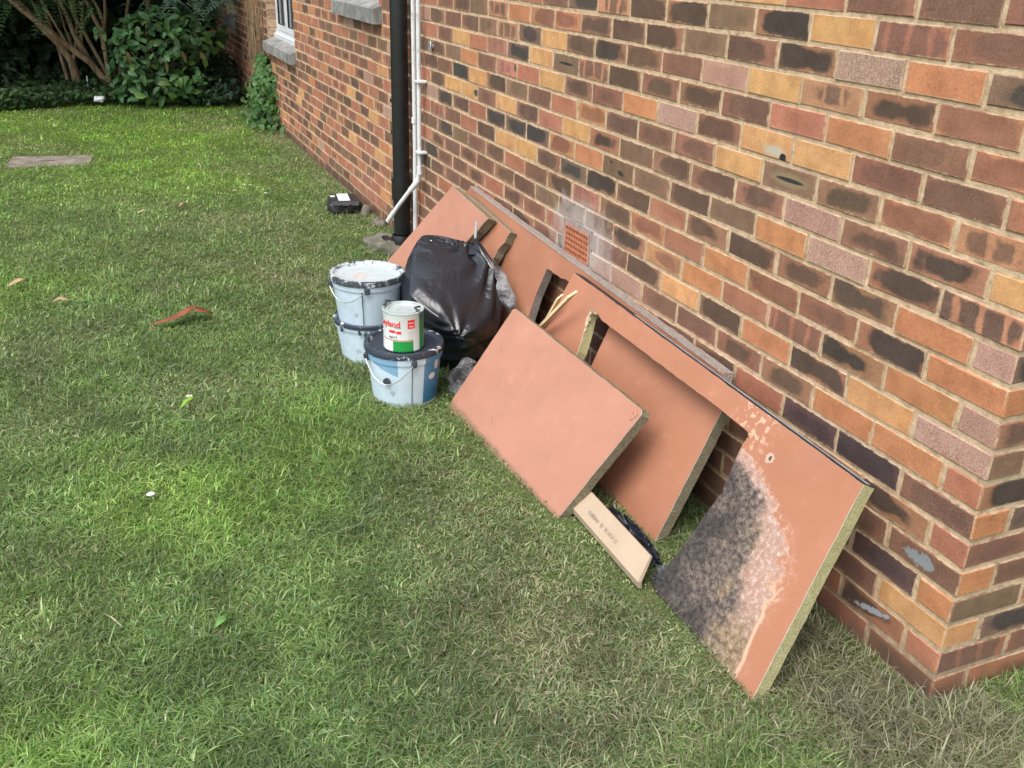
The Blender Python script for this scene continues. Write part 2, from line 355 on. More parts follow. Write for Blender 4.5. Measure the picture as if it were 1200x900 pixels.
def in_view(x, y, z=0.0, m=90):
    p = np.stack([x-CAM[0], y-CAM[1], z-CAM[2] + 0*x], -1) @ R
    u = p[:, 0]/p[:, 2]*1133+600; v = p[:, 1]/p[:, 2]*1133+450
    return (p[:, 2] > .2) & (u > -m) & (u < 1200+m) & (v > -40) & (v < 900+m*1.6)
def grass():
    BX = []; tot = 0
    cell = .25
    xs = np.arange(-6.1, 2.2, cell); ys = np.arange(-1.65, 10.6, cell)
    for x in xs:
        for y in ys:
            cx, cy = x+cell/2, y+cell/2
            if cx > .15 and cy > .15: continue
            iv = in_view(np.array([cx]), np.array([cy]), 0, 160)[0]
            if not iv and not in_view(np.array([cx]), np.array([cy]), 0, 620)[0]: continue
            d = math.dist((cx, cy, 0), CAM)
            rho = 46000*min(1, (2.35/d))**1.85
            n = int(rho*cell*cell*(1 if iv else .45))
            BX.append(np.stack([x+rng.random(n)*cell, y+rng.random(n)*cell], -1))
    P = np.concatenate(BX); x, y = P[:, 0], P[:, 1]
    keep = ~((x > -.004) & (y > -.004))
    keep &= ~((np.abs(x+1.97) < .275+.05*fbm(x, y, 9, 5)) & (np.abs(y-7.17) < .15+.08*fbm(x, y, 9, 25)))                 # cover slab
    keep &= ~(((x+.60)**2/.9 + (y-2.08)**2 < .1**2))
    dr = dryness(x, y)
    keep &= rng.random(len(x)) > .35*sm(dr, .5, 1) + .75*sm(x, -.05, -.005)*(y > 0)
    x, y, dr = x[keep], y[keep], dr[keep]; n = len(x)
    d = np.sqrt((x-CAM[0])**2+(y-CAM[1])**2+CAM[2]**2)
    tuft = fbm(x, y, 3.2, 31); clump = sm(fbm(x, y, 1.1, 77), .5, .7)
    H = (.008+.013*rng.random(n)**1.4)*(.7+.8*tuft)
    H *= 1+.5*clump; H *= np.where(rng.random(n) < .04, 1.7, 1)*(1-.25*dr)
    H *= (1 + .55*sm(y, .8, -.2))*(1+.9*np.exp(-(((x+.08)/.22)**2 + ((y+.05)/.3)**2))) 
    for (ax, ay), (bx, by) in (((-.40, .13), (-.395, .63)), ((-.425, .62), (-.42, 1.05)), ((-.485, 1.04), (-.54, 1.94))):      # trodden flat along the foot of the boards
        L2 = (bx-ax)**2+(by-ay)**2; tt = np.clip(((x-ax)*(bx-ax)+(y-ay)*(by-ay))/L2, 0, 1); ds = np.hypot(x-ax-tt*(bx-ax), y-ay-tt*(by-ay)); H *= .38+.62*sm(ds, .03, .11)
    Wd = (.0008+.0018*rng.random(n)**2.5)*np.maximum(1, d/2.6)**.8
    az = rng.random(n)*6.283 + 1.2*fbm(x, y, 4, 3)
    tilt = np.where(rng.random(n) < .30, 1.25+.25*rng.random(n), .35+.95*rng.random(n)); curl = .15+.75*rng.random(n)
    dx, dy = np.cos(az), np.sin(az); sx, sy = -dy, dx
    t2 = np.clip(tilt+curl, 0, 1.62)
    hz = H*np.cos(tilt)+.003; hx = H*np.sin(tilt); hz2 = hz+H*.9*np.cos(t2); hx2 = hx+H*.9*np.sin(t2)
    flat = tilt > 1.2; lift = np.where(flat, .008+.012*rng.random(n), 0)
    gz = ground_h(x, y)-.003
    gz = gz+lift; V = np.empty((n, 5, 3))
    V[:, 0] = np.stack([x-sx*Wd, y-sy*Wd, gz], -1); V[:, 1] = np.stack([x+sx*Wd, y+sy*Wd, gz], -1)
    V[:, 2] = np.stack([x+dx*hx-sx*Wd*.75, y+dy*hx-sy*Wd*.75, gz+hz], -1); V[:, 3] = np.stack([x+dx*hx+sx*Wd*.75, y+dy*hx+sy*Wd*.75, gz+hz], -1)
    V[:, 4] = np.stack([x+dx*hx2, y+dy*hx2, gz+np.maximum(hz2, .004)], -1)
    # nothing pokes into the walls
    Vf = V.reshape(-1, 3); inb = (Vf[:, 0] > -.006) & (Vf[:, 1] > -.006)
    Vf[inb & (Vf[:, 0] < Vf[:, 1]), 0] = -.008; Vf[inb & (Vf[:, 0] >= Vf[:, 1]), 1] = -.008
    b = np.arange(n)*5
    F = np.concatenate([np.stack([b, b+1, b+3], -1), np.stack([b, b+3, b+2], -1), np.stack([b+2, b+3, b+4], -1)])
    # colour of each blade
    pick = rng.random(n)
    g1 = np.array([.130, .215, .068]); g2 = np.array([.225, .335, .115]); g3 = np.array([.40, .50, .25]); g4 = np.array([.20, .29, .17])
    dry1 = np.array([.40, .35, .22]); dry2 = np.array([.24, .20, .12]); dry3 = np.array([.54, .50, .35])
    c = np.where(pick[:, None] < .34, g1, np.where(pick[:, None] < .72, g2, np.where(pick[:, None] < .86, g4, g3)))
    lus = sm(fbm(x, y, .9, 55), .35, .65)[:, None]
    c = c*(1-.4*lus) + c*np.array([1.15, 1.22, .62])*.4*lus*1.35
    yel = (np.exp(-(((x+1.62)/.22)**2+((y-1.62)/.22)**2)) + .8*np.exp(-(((x+1.95)/.2)**2+((y-1.1)/.25)**2)) + .7*np.exp(-(((x+1.25)/.14)**2+((y-.95)/.2)**2)) + .6*np.exp(-(((x+.35)/.5)**2+((y+.35)/.25)**2)))[:, None]
    c = c*(1+.14*np.clip(yel, 0, 1)*np.array([1.1, 1, .4]))
    far = sm(y, 5.0, 8.2)[:, None]; c = c*(1-far) + c*np.array([.95, 1.05, .62])*far
    isd = rng.random(n) < (.035+.80*dr*dr + .04*dr)
    dc = np.where(rng.random(n)[:, None] < .5, dry1, np.where(rng.random(n)[:, None] < .6, dry2, dry3))
    c = np.where(isd[:, None], dc, c)
    g = c.mean(1, keepdims=True); c = c + (g*np.array([1.05, 1.05, .85])-c)*(.45*dr[:, None])
    c *= (.68+.6*rng.random(n)**1.3)[:, None]; c *= (.82+.36*sm(fbm(x, y, 6., 91), .3, .7))[:, None]
    cols = np.repeat(c, 5, 0)
    cols = cols.reshape(n, 5, 3); cols = cols.reshape(-1, 3)
    o = fastmesh('lawn_grass', Vf, F, GRASS, cols=cols)
    tag(o, 'short patchy green lawn grass with dry straw coloured patches', 'grass', kind='stuff')
    print('blades', n)
grass()

# ------------------------------------------------------------ the brick house
house = empty('brick_house', (0, 0, 0), 'red and yellow multi-coloured brick house with cream mortar joints, at the lawn edge', 'house')
# windows: y0, y1, z0 (sill top), z1 on the long wall
OPEN = [(4.66, 5.60, 1.29, 2.35), (7.25, 8.50, .785, 2.1), (10.58, 11.15, .83, 2.0)]
SILL = [(4.60, 5.65, 1.20, 1.287), (7.232, 8.50, .70, .782), (10.55, 11.18, .722, .828)]
AIR = (1.85, 2.07, .527, .662)
WALL_Y, WALL_X, WALL_Z, BTOP = 13.0, 3.2, 5.2, 2.55
# palette: edge colour, heart colour, heart amount, stripes, pale speckle
PAL = {
 'Y': ((.54, .29, .125), (.57, .325, .15), .6, 0, .05), 'O': ((.48, .215, .10), (.42, .18, .09), .5, 0, .08),
 'R': ((.39, .165, .10), (.33, .125, .08), .5, 0, .12), 'P': ((.39, .225, .17), (.31, .165, .125), .5, .1, .55),
 'B': ((.26, .125, .082), (.165, .088, .062), .92, 0, .08), 'D': ((.29, .15, .095), (.098, .064, .046), .94, 0, .05),
 'K': ((.34, .17, .10), (.042, .040, .036), .96, 0, .03), 'N': ((.19, .12, .085), (.044, .043, .040), .96, 0, .05),
 'G': ((.25, .15, .092), (.165, .108, .070), .85, .2, .06), 'S': ((.43, .215, .125), (.13, .08, .06), .95, .9, .08),
 'T': ((.40, .18, .125), (.23, .095, .067), .9, .85, .2), 'E': ((.48, .235, .12), (.225, .10, .068), .95, 0, .06),
 'H': ((.40, .17, .10), (.15, .085, .066), .95, .6, .08), 'V': ((.11, .062, .058), (.058, .043, .044), .9, 0, .05),
}
ROWS = {  # long wall, one letter per brick read from the corner outward; '.' = unread
 20: '.BBRYHKGBB', 19: 'BBHYKGKDSNBR', 18: 'NOPKDGDDDEEOSGDBR', 17: '.EKSYPBDKDYNSGDBDP', 16: 'EBORBDDDSGYNTRYBRB',
 15: 'RBBYYDPOBDYRTBOGDB', 14: 'SEDGYBBDERBGDYNBDB', 13: 'YKDPDDDGKYRDYBYYDR', 12: 'SKPOGDGGOENNNRDNPB', 11: 'POKDKDRDKNDYYDRBTR',
 10: 'OKBEOREDTDBRDBGNBD', 9: 'POKHROEKDNGDDBDBDR', 8: 'PYKODYDBNRBDRDBBND', 7: 'ROODDBBPPNBDBRBBDN', 6: 'BVVRDBRPNNBBRBDRBD',
 5: 'RKEDBBRBDBRBDBRBBD', 4: 'BBDBRBDBBRBDRBBDBR', 3: 'OVDBBDRBBDRBBDDBRB', 2: 'YBVBDRBBDRBBDRBBDR', 1: 'RKRBBDRBBDBRBBDRBB', 0: 'BRBDBRBBDRBBDBRBDB', -1: 'RBBBRBDBBRBB'}
RET = {0: 'ROBR', 1: 'HBRB', 2: 'YNBO', 3: 'GEBR', 4: 'OBRN', 5: 'BNBY', 6: 'ONBR', 7: 'KGBO', 8: 'GYBR', 9: 'DKBR', 10: 'OBRD', 11: 'NBDR', 12: 'RBYD', 13: 'BRDN'}
FARP = 'BBBBBBDDDRRRROOEEGSPYHRTRB'
def brick_box(a0, a1, z0, z1, face, name='brick', cor=None):
    """one brick; a0..a1 along the wall; face 'L' long wall (x=0, looks -x) or 'F' return (y=0, looks -y), 'C' corner"""
    j = .0016
    proud = random.uniform(-.0008, .0026)
    bm = bmesh.new(); bmesh.ops.create_cube(bm, size=1)
    if face == 'L': lo, hi = (-proud, a0, z0), (.1025, a1, z1)
    elif face == 'F': lo, hi = (a0, -proud, z0), (a1, .1025, z1)
    else: lo, hi = (-proud, -proud, z0), (cor[0], cor[1], z1)
    for v in bm.verts:
        v.co = Vector([lo[i]+(v.co[i]+.5)*(hi[i]-lo[i]) for i in range(3)])
        v.co += Vector([random.uniform(-j, j) for _ in range(3)])
    # only the arrises that show are knocked off
    def seen(e):
        return all((v.co.x < .02 if face != 'F' else v.co.y < .02) or (face == 'C' and v.co.y < .02) for v in e.verts)
    bmesh.ops.bevel(bm, geom=[e for e in bm.edges if seen(e)], offset=random.uniform(.0016, .003) if face != 'C' else random.uniform(.003, .0055), segments=1, affect='EDGES')
    bm.normal_update()
    me = bm_to(bm, lo, hi, face); bm.free(); return me
def bm_to(bm, lo, hi, face):
    V = np.array([v.co[:] for v in bm.verts]); F = [[v.index for v in f.verts] for f in bm.faces]
    uvs = []; fid = []
    for f in bm.faces:
        n = f.normal; ret = abs(n.y) > abs(n.x) and face != 'L' or face == 'F'
        fid.append(1 if ret else 0)
        for l in f.loops:
            c = l.vert.co
            a = (c.x-lo[0])/(hi[0]-lo[0]) if ret else (c.y-lo[1])/(hi[1]-lo[1])
            uvs.append((a, (c.z-lo[2])/(hi[2]-lo[2])))
    return V, F, uvs, fid
def jit(c, s=.12):
    k = 1+random.uniform(-s, s); return tuple(max(0, x*k*(1+random.uniform(-.05, .05))) for x in c)
def brick_attrs(geo, code, code2=None):
    V, F, uvs, fid = geo; ce = []; cc = []; pp = []
    def pal(q):
        e, h, am, st, sp = PAL[q]; am *= random.uniform(.8, 1.0)
        return (*jit(e), 1), (*jit(h), am), (st, min(1, sp*random.uniform(.6, 1.4)), random.random(), 1)
    A = pal(code); B = pal(code2) if code2 else A
    for f, i in zip(F, fid):
        q = B if i else A
        for _ in f: ce.append(q[0]); cc.append(q[1]); pp.append(q[2])
    return V, F, uvs, ce, cc, pp
def brick_mesh(items, name, centre=None):
    Vs = []; Fs = []; U = []; E_ = []; Cc = []; Pp = []; n = 0
    for V, F, uvs, ce, cc, pp in items:
        Vs.append(V - (centre if centre is not None else 0)); Fs += [[i+n for i in f] for f in F]; n += len(V); U += uvs; E_ += ce; Cc += cc; Pp += pp
    me = bpy.data.meshes.new(name); me.from_pydata(np.concatenate(Vs).tolist(), [], Fs)
    me.uv_layers.new(name='uv').data.foreach_set('uv', np.array(U, np.float32).ravel())
    for nm, d in (('ce', E_), ('cc', Cc), ('pp', Pp)):
        a = me.color_attributes.new(nm, 'FLOAT_COLOR', 'CORNER'); a.data.foreach_set('color', np.array(d, np.float32).ravel())
    me.update(); return me
def bricks():
    allb = []
    def cutouts(y0, y1, z0, z1):
        """segments of a brick left over after windows, sills and the air brick"""
        segs = [(y0, y1)]
        for a, b, c, d in OPEN + SILL + [AIR]:
            if z1 > c+.012 and z0 < d-.012:
                out = []
                for s0, s1 in segs:
                    if s1 <= a or s0 >= b: out.append((s0, s1)); continue
                    if s0 < a-.035: out.append((s0, a-(0.004 if (a, b, c, d) in OPEN else .008)))
                    if s1 > b+.035: out.append((b+(0.0 if (a, b, c, d) in OPEN else .008), s1))
                segs = out
        return segs
    for c in range(-1, int(BTOP/.075)):
        z0 = c*.075+.005; z1 = z0+.065; odd = c % 2
        row = ROWS.get(c, ''); ret = RET.get(c, '')
        def code(k): 
            if k < len(row) and row[k] != '.': return row[k]
            return random.choice(FARP)
        # corner brick
        rc = ret[0] if ret else random.choice('BRO')
        cor = (.215, .1025) if odd else (.1025, .215)
        allb.append((brick_attrs(brick_box(0, 0, z0, z1, 'C', cor=cor), code(0), rc), np.array([0., cor[1]/2, z0+.03]), cor[1]))
        y = cor[1]+.010; k = 1
        while y < WALL_Y:
            y1 = y+.215 + random.uniform(-.003, .003); y1 = min(y1, WALL_Y)
            for s0, s1 in cutouts(y, y1, z0, z1):
                if s1-s0 > .03:
                    dz = random.uniform(-.0014, .0014)
                    allb.append((brick_attrs(brick_box(s0, s1, z0+dz, z1+dz, 'L'), code(k)), np.array([0., (s0+s1)/2, z0+.03]), s1-s0))
            y = cor[1]+.010+k*.225; k += 1
        x = cor[0]+.010; k = 1
        while x < WALL_X:
            x1 = min(x+.215, WALL_X); q = ret[k] if k < len(ret) else random.choice(FARP)
            dz = random.uniform(-.0014, .0014)
            allb.append((brick_attrs(brick_box(x, x1, z0+dz, z1+dz, 'F'), q), np.array([(x+x1)/2, 0., z0+.03]), -(x1-x)))
            x = cor[0]+.010+k*.225; k += 1
    def size(b):
        p = b[1]; q = (p-CAM) @ R
        if q[2] < .1: return -1
        u = q[0]/q[2]*1133+600; v = q[1]/q[2]*1133+450
        if not (-25 < u < 1225 and -25 < v < 925): return -1
        nrm = np.array([-1., 0, 0]) if b[2] > 0 else np.array([0, -1., 0])
        r = p-CAM; return abs(r@nrm)/np.linalg.norm(r)**3*abs(b[2])
    allb.sort(key=size, reverse=True)
    for b in allb[:299]:
        me = brick_mesh([b[0]], 'brick', b[1]); link('brick', me, MB_, house, Vector(b[1]))
    me = brick_mesh([b[0] for b in allb[299:]], 'distant_bricks')
    o = link('distant_bricks', me, MB_, house); tag(o, kind='stuff')
bricks()
def mortar_walls():
    m = MB(); d0 = .0022
    def cells(y0, y1, z0, z1):      # split round the openings
        ys = sorted({y0, y1} | {v for a in OPEN+[AIR] for v in (a[0]-.001, a[1]+.006)}); zs = sorted({z0, z1} | {v for a in OPEN for v in (a[2], a[3])})
        for a, b in zip(ys, ys[1:]):
            za = z0
            hole = [o for o in OPEN+[AIR] if a >= o[0]-.002 and b <= o[1]+.007]
            if hole:
                o = hole[0]; m.box((d0, a, z0), (.30, b, o[2])); m.box((d0, a, o[3]), (.30, b, z1))
            else: m.box((d0, a, z0), (.30, b, z1))
    cells(.30, WALL_Y, -.4, WALL_Z)
    m.box((d0, d0, -.4), (WALL_X, .2995, WALL_Z))
    o = m.build('mortar_bed', MM, house)
    # plain brick-coloured upper wall above the modelled courses, back walls and soffit
    k = NT('upper_brickwork', .85, .2); bt = k.n('TexBrick'); P = k.pos(); q = k.xyz(P)
    cx = k.n('CombineXYZ'); k.set(cx.inputs[0], k.math('ADD', q[1], q[0])); k.set(cx.inputs[1], q[2]); k.set(bt.inputs['Vector'], cx.outputs[0])
    for nm, v in (('Scale', 1), ('Mortar Size', .005), ('Brick Width', .225), ('Row Height', .075)): bt.inputs[nm].default_value = v
    bt.inputs['Color1'].default_value = (.35, .15, .09, 1); bt.inputs['Color2'].default_value = (.2, .12, .09, 1); bt.inputs['Mortar'].default_value = (.5, .42, .3, 1)
    k.col(bt.outputs[0])
    u = MB(); u.box((-.001, -.001, BTOP+.02), (.0020, WALL_Y, WALL_Z-.01)); u.box((.0024, -.001, BTOP+.02), (WALL_X, .0020, WALL_Z-.01))
    u.box((.1, WALL_Y+.001, -.3), (WALL_X, WALL_Y+.3, WALL_Z)); u.build('upper_wall', k.m, house)
    r = MB(); e = .35
    r.add([(-e, -e, WALL_Z), (WALL_X+6, -e, WALL_Z), (WALL_X+6, WALL_Y+e, WALL_Z), (-e, WALL_Y+e, WALL_Z), (WALL_X/2+2, 3, WALL_Z+2.6), (WALL_X/2+2, WALL_Y-3, WALL_Z+2.6)],
          [(0, 3, 2, 1), (0, 1, 4), (1, 2, 5, 4), (2, 3, 5), (3, 0, 4, 5)])
    r.build('roof', simple('clay_tile', (.28, .12, .08), .8), house)
mortar_walls()

STONE = NT('weathered_sill_stone', .9, .2)
p = STONE.obj(); a_ = STONE.noise(p, 9, 5, .6); b_ = STONE.noise(STONE.map(p, (30, 40, 4)), 1, 4, .6); c_ = STONE.noise(p, 120, 3, .7)
cl = STONE.ramp(a_, [(.3, (.11, .11, .11)), (.5, (.22, .22, .21)), (.7, (.34, .34, .325))])
cl = STONE.mix(STONE.smooth(b_, .45, .7, 0, .6), cl, (.14, .145, .15)); STONE.col(cl); STONE.bump(c_, .5, .004); STONE = STONE.m
UPVC = simple('white_upvc', (.66, .69, .72), .3, .04, 8, 0, .5)
gk = NT('window_glass', .06, .8); gk.col((.05, .055, .06)); GLASS = gk.m
gk2 = simple('dark_gasket', (.02, .02, .022), .6)
def window(op, sl, pr, mull):
    y0, y1, z0, z1 = op
    s = MB(); a, b, c, d = sl
    # weathered stone sill: sloped top, square nose
    v = []
    for y in (a, b): v += [(-pr, y, c), (-pr, y, d-.004), (-pr+.006, y, d), (.10, y, d+.052), (.10, y, c)]
    s.add(v, [(4, 3, 2, 1, 0), (5, 6, 7, 8, 9)] + [(i, (i+1) % 5, (i+1) % 5+5, i+5) for i in range(5)])
    s.build('window_sill', STONE, house)
    w = MB(); fz = z0+.048; t = .055
    x0, x1 = .085, .145
    w.box((x0-.012, y0+.003, fz), (x1, y1-.006, fz+.05)); w.box((x0-.03, y0+.004, fz-.022), (x0-.002, y1-.007, fz+.022))
    w.box((x0, y0+.003, fz+.051), (x1, y0+.003+t, z1-t)); w.box((x0, y1-.006-t, fz+.051), (x1, y1-.006, z1-t)); w.box((x0, y0+.003, z1-t+.001), (x1, y1-.006, z1))
    win = w.build('window', UPVC, house)
    fr = MB(); g = MB(); gs = MB()
    edges = [y0+.003+t] + mull + [y1-.006-t]
    for q0, q1 in zip(edges, edges[1:]):
        q0 += .004; q1 -= .004; za, zb = fz+.056, z1-t-.004; tt = .05; xf = x0-.006
        fr.box((xf, q0, za), (x1-.01, q1, za+tt)); fr.box((xf, q0, zb-tt), (x1-.01, q1, zb))
        fr.box((xf, q0, za+tt+.001), (x1-.01, q0+tt, zb-tt-.001)); fr.box((xf, q1-tt, za+tt+.001), (x1-.01, q1, zb-tt-.001))
        gs.box((xf+.004, q0+tt, za+tt), (xf+.02, q0+tt+.006, zb-tt)); gs.box((xf+.004, q1-tt-.006, za+tt), (xf+.02, q1-tt, zb-tt)); gs.box((xf+.004, q0+tt, za+tt), (xf+.02, q1-tt, za+tt+.006))
        g.box((x1-.035, q0+tt, za+tt), (x1-.028, q1-tt, zb-tt))
    fr.build('frame', UPVC, win); gs.build('gasket', gk2, win); g.build('pane', GLASS, win)
    r = MB(); r.box((.31, y0-.3, z0-.3), (1.6, y1+.3, z1+.2)); rk = simple('dim_room', (.05, .045, .04), .9)
    return win
window(OPEN[0], SILL[0], .052, [5.13]); window(OPEN[1], SILL[1], .055, [7.98]); window(OPEN[2], SILL[2], .05, [])
def airbrick():
    y0, y1, z0, z1 = AIR; m = MB(); f = -.004; nx, nz = 9, 5; pad = .015
    iy0, iy1, iz0, iz1 = y0+pad, y1-pad, z0+pad, z1-pad
    m.box((f, y0+.004, z0+.003), (.03, iy0, z1-.003), 1); m.box((f, iy1, z0+.003), (.03, y1-.004, z1-.003), 1)
    m.box((f, iy0, z0+.003), (.03, iy1, iz0), 1); m.box((f, iy0, iz1), (.03, iy1, z1-.003), 1)
    dy = (iy1-iy0)/nx; dz = (iz1-iz0)/nz
    for i in range(nx+1):
        y = iy0+i*dy; m.box((f+.002, max(iy0, y-.0038), iz0), (.006, min(iy1, y+.0038), iz1))
    for i in range(nz+1):
        z = iz0+i*dz; m.box((f+.0012, iy0, max(iz0, z-.0042)), (.0065, iy1, min(iz1, z+.0042)))
    m.box((.031, y0, z0), (.04, y1, z1), 2)  # shade behind the holes, painted as a near-black panel
    # cement haunching round it
    o = m.build('air_brick', [simple('terracotta', (.48, .18, .095), .85, .15, 60, .3), simple('terracotta_rim', (.48, .26, .19), .9, .15, 60, .3), simple('vent_void_shade', (.02, .015, .01), .9)], house)
    o['label'] = 'square perforated terracotta air brick'
    c = MB()
    for a, b in (((-.0015, y0-.012, z0-.012), (.02, y1+.012, z0+.002)), ((-.0015, y0-.012, z1-.002), (.02, y1+.012, z1+.012)), ((-.0012, y0-.013, z0-.01), (.02, y0+.003, z1+.01)), ((-.0012, y1-.003, z0-.01), (.02, y1+.013, z1+.01))): c.box(a, b)
    c.build('cement_fillet', simple('grey_cement', (.36, .31, .29), .95, .2, 40, .5), house)
airbrick()

# ------------------------------------------------------------ pipes on the wall
BLK = simple('black_pipe_paint', (.012, .013, .015), .38, .2, 12, .05, .5)
WPL = NT('white_waste_plastic', .45, .4); p = WPL.obj(); a_ = WPL.noise(p, 14, 4, .6)
WPL.col(WPL.mix(WPL.smooth(a_, .5, .72, 0, .6), (.60, .63, .64), (.34, .31, .27))); WPL = WPL.m
def pipes():
    t = empty('soil_pipe', (-.07, 4.03, 0), 'thick black downpipe running down the brick wall behind the pink boards', 'pipe')
    m = MB(); m.tube([(0, 0, .10), (0, 0, 1.2), (0, 0, 4.9)], .047, 20); m.build('pipe', BLK, t, smooth=True)
    m = MB(); m.tube([(0, 0, .30), (0, 0, .42)], .056, 20); m.build('collar', BLK, t, smooth=True)
    m = MB(); m.tube([(0, 0, 2.1), (0, 0, 2.2)], .056, 20); m.build('collar', BLK, t, smooth=True)
    m = MB(); m.lathe([(.066, -.05), (.066, .05), (.062, .08), (.056, .095), (.05, .08)], 20); m.box((-.10, -.02, .0), (-.03, .10, .07), ch=.008); m.build('gully_socket', BLK, t, smooth=True)
    t = empty('black_cable', (-.012, 4.27, 0), 'thin black pipe clipped to the wall left of the thick black downpipe', 'pipe')
    m = MB(); m.tube([(-.02, 0, .0), (-.018, 0, 1.3), (-.02, 0, 4.8)], .016, 10); m.build('pipe', BLK, t, smooth=True)
    m = MB()
    for z in (.62, .80, 1.7): m.box((-.038, -.03, z), (.010, .03, z+.022), ch=.003)
    m.build('clip', BLK, t)
    t = empty('straight_waste_pipe', (-.03, 3.90, 0), 'thin white plastic pipe running straight down beside the black downpipe', 'pipe')
    m = MB(); m.tube([(0, .01, .02), (.003, 0, .6), (0, 0, 1.4), (0, 0, 4.8)], .0125, 12); m.build('pipe', WPL, t, smooth=True)
    m = MB(); m.tube([(0, 0, .745), (0, 0, .775)], .016, 12); m.build('joint', WPL, t, smooth=True)
    t = empty('bent_waste_pipe', (-.035, 3.80, 0), 'white waste pipe that bends down to the left across the black downpipe', 'pipe')
    m = MB(); m.tube([(0, 0, 4.8), (0, 0, 1.0), (0, 0, .50), (-.006, .003, .465), (-.03, .015, .425), (-.10, .10, .29), (-.14, .15, .20)], .0118, 14); m.build('pipe', WPL, t, smooth=True)
    m = MB(); m.tube([(0, 0, .53), (0, 0, .49), (-.008, .005, .455), (-.03, .017, .42), (-.045, .032, .395)], .0150, 14); m.build('elbow', WPL, t, smooth=True)
    m = MB(); m.tube([(-.115, .12, .258), (-.142, .152, .198)], .0142, 14); m.build('end_socket', WPL, t, smooth=True)
    for z in (.968, .60):
        m = MB(); m.box((-.018, -.036, z), (.034, .016, z+.014), ch=.003); m.build('clip', WPL, t)
    t = pyd_box('white_trim_strip', (-.012, 4.36, .42), (.012, .03, .27), UPVC, 'short white plastic strip on the wall left of the black pipes', 'strip')
    m = MB(); m.tube([(0, 0, 0), (.02, 0, 0)], .011, 12); m.box((-.003, -.018, -.024), (.003, .018, .024), ch=.002)
    o = m.build('wall_hook', simple('zinc', (.55, .56, .58), .4, .1, 20, 0, .5, .7), None, (-.02, 3.66, 1.162), True); tag(o, 'small grey metal bracket screwed to the bricks right of the white pipes', 'bracket')
def pyd_box(name, loc, size, mat, label, cat, rot=None, group=None, ch=.002):
    m = MB(); m.box((-size[0]/2, -size[1]/2, 0), (size[0]/2, size[1]/2, size[2]), ch=ch)
    o = m.build(name, mat, None, loc); tag(o, label, cat, group)
    if rot: o.rotation_euler = rot
    return o
pipes()

# ------------------------------------------------------------ leaning boards
def frame_of(P0, P1, P2):
    """origin P0, u from P1 toward P2, v up-slope, n to the viewer"""
    P0, P1, P2 = map(np.array, (P0, P1, P2)); u = (P2-P1)/np.linalg.norm(P2-P1)
    n = np.cross(P1-P0, P2-P0); n = n/np.linalg.norm(n); n = n if n[0] < 0 else -n
    v = np.cross(n, u); v = v if v[2] > 0 else -v
    return P0, u, v, n
def rough_poly(poly, seg=.03, amp=.002, ragged=()):
    out = []
    for i, a in enumerate(poly):
        b = poly[(i+1) % len(poly)]; L = math.dist(a, b); k = max(1, int(L/seg)); A = .006 if i in ragged else amp
        nx, ny = -(b[1]-a[1])/max(L, 1e-6), (b[0]-a[0])/max(L, 1e-6)
        for j in range(k):
            t = j/k; r = random.uniform(-A, A)*(0 if j == 0 else 1); out.append((a[0]+(b[0]-a[0])*t+nx*r, a[1]+(b[1]-a[1])*t+ny*r))
    return out
def board(name, label, fr, poly, th, face, core, ragged=(), skin=.0022, edge=None, cat='board', over=0.):
    """a thick fibre-cored board: core slab and painted facing sheet, both children"""
    P0, u, v, n = fr
    t = empty(name, tuple(P0), label, cat)
    t.matrix_world = Matrix([[u[0], v[0], n[0], P0[0]], [u[1], v[1], n[1], P0[1]], [u[2], v[2], n[2], P0[2]], [0, 0, 0, 1]])
    def prism(pts, z0, z1, nm, mats, mi):
        k = len(pts); V = [(a, b, z1) for a, b in pts]+[(a, b, z0) for a, b in pts]
        bm = bmesh.new(); vs = [bm.verts.new(q) for q in V]
        area = sum(pts[i][0]*pts[(i+1) % k][1]-pts[(i+1) % k][0]*pts[i][1] for i in range(k))
        f = bm.faces.new(vs[:k]); g = bm.faces.new(list(reversed(vs[k:])))
        for i in range(k):
            q = bm.faces.new((vs[i], vs[i+k], vs[(i+1) % k+k], vs[(i+1) % k])); q.material_index = mi
        for ff, off in ((f, 0), (g, k)):
            bm.faces.remove(ff)
        from mathutils.geometry import tessellate_polygon
        for a, b, c in tessellate_polygon([[Vector((q[0], q[1], 0)) for q in pts]]):
            bm.faces.new((vs[a], vs[b], vs[c])); bm.faces.new((vs[c+k], vs[b+k], vs[a+k]))
        bmesh.ops.recalc_face_normals(bm, faces=bm.faces[:])
        me = bpy.data.meshes.new(nm); bm.to_mesh(me); bm.free()
        for m in mats: me.materials.append(m)
        o = bpy.data.objects.new(nm, me); C.objects.link(o); o.parent = t; return o
    rp = rough_poly(poly, .028, .0012, ragged)
    prism(rp, -th, -skin-.0003, 'core', [core], 0)
    rp2 = [(a+random.uniform(-.0007, .0007), b+random.uniform(-.0007, .0007)) for a, b in rp]
    prism(rp2, -skin, 0, 'facing', [face, edge or PALE_EDGE], 1)
    return t
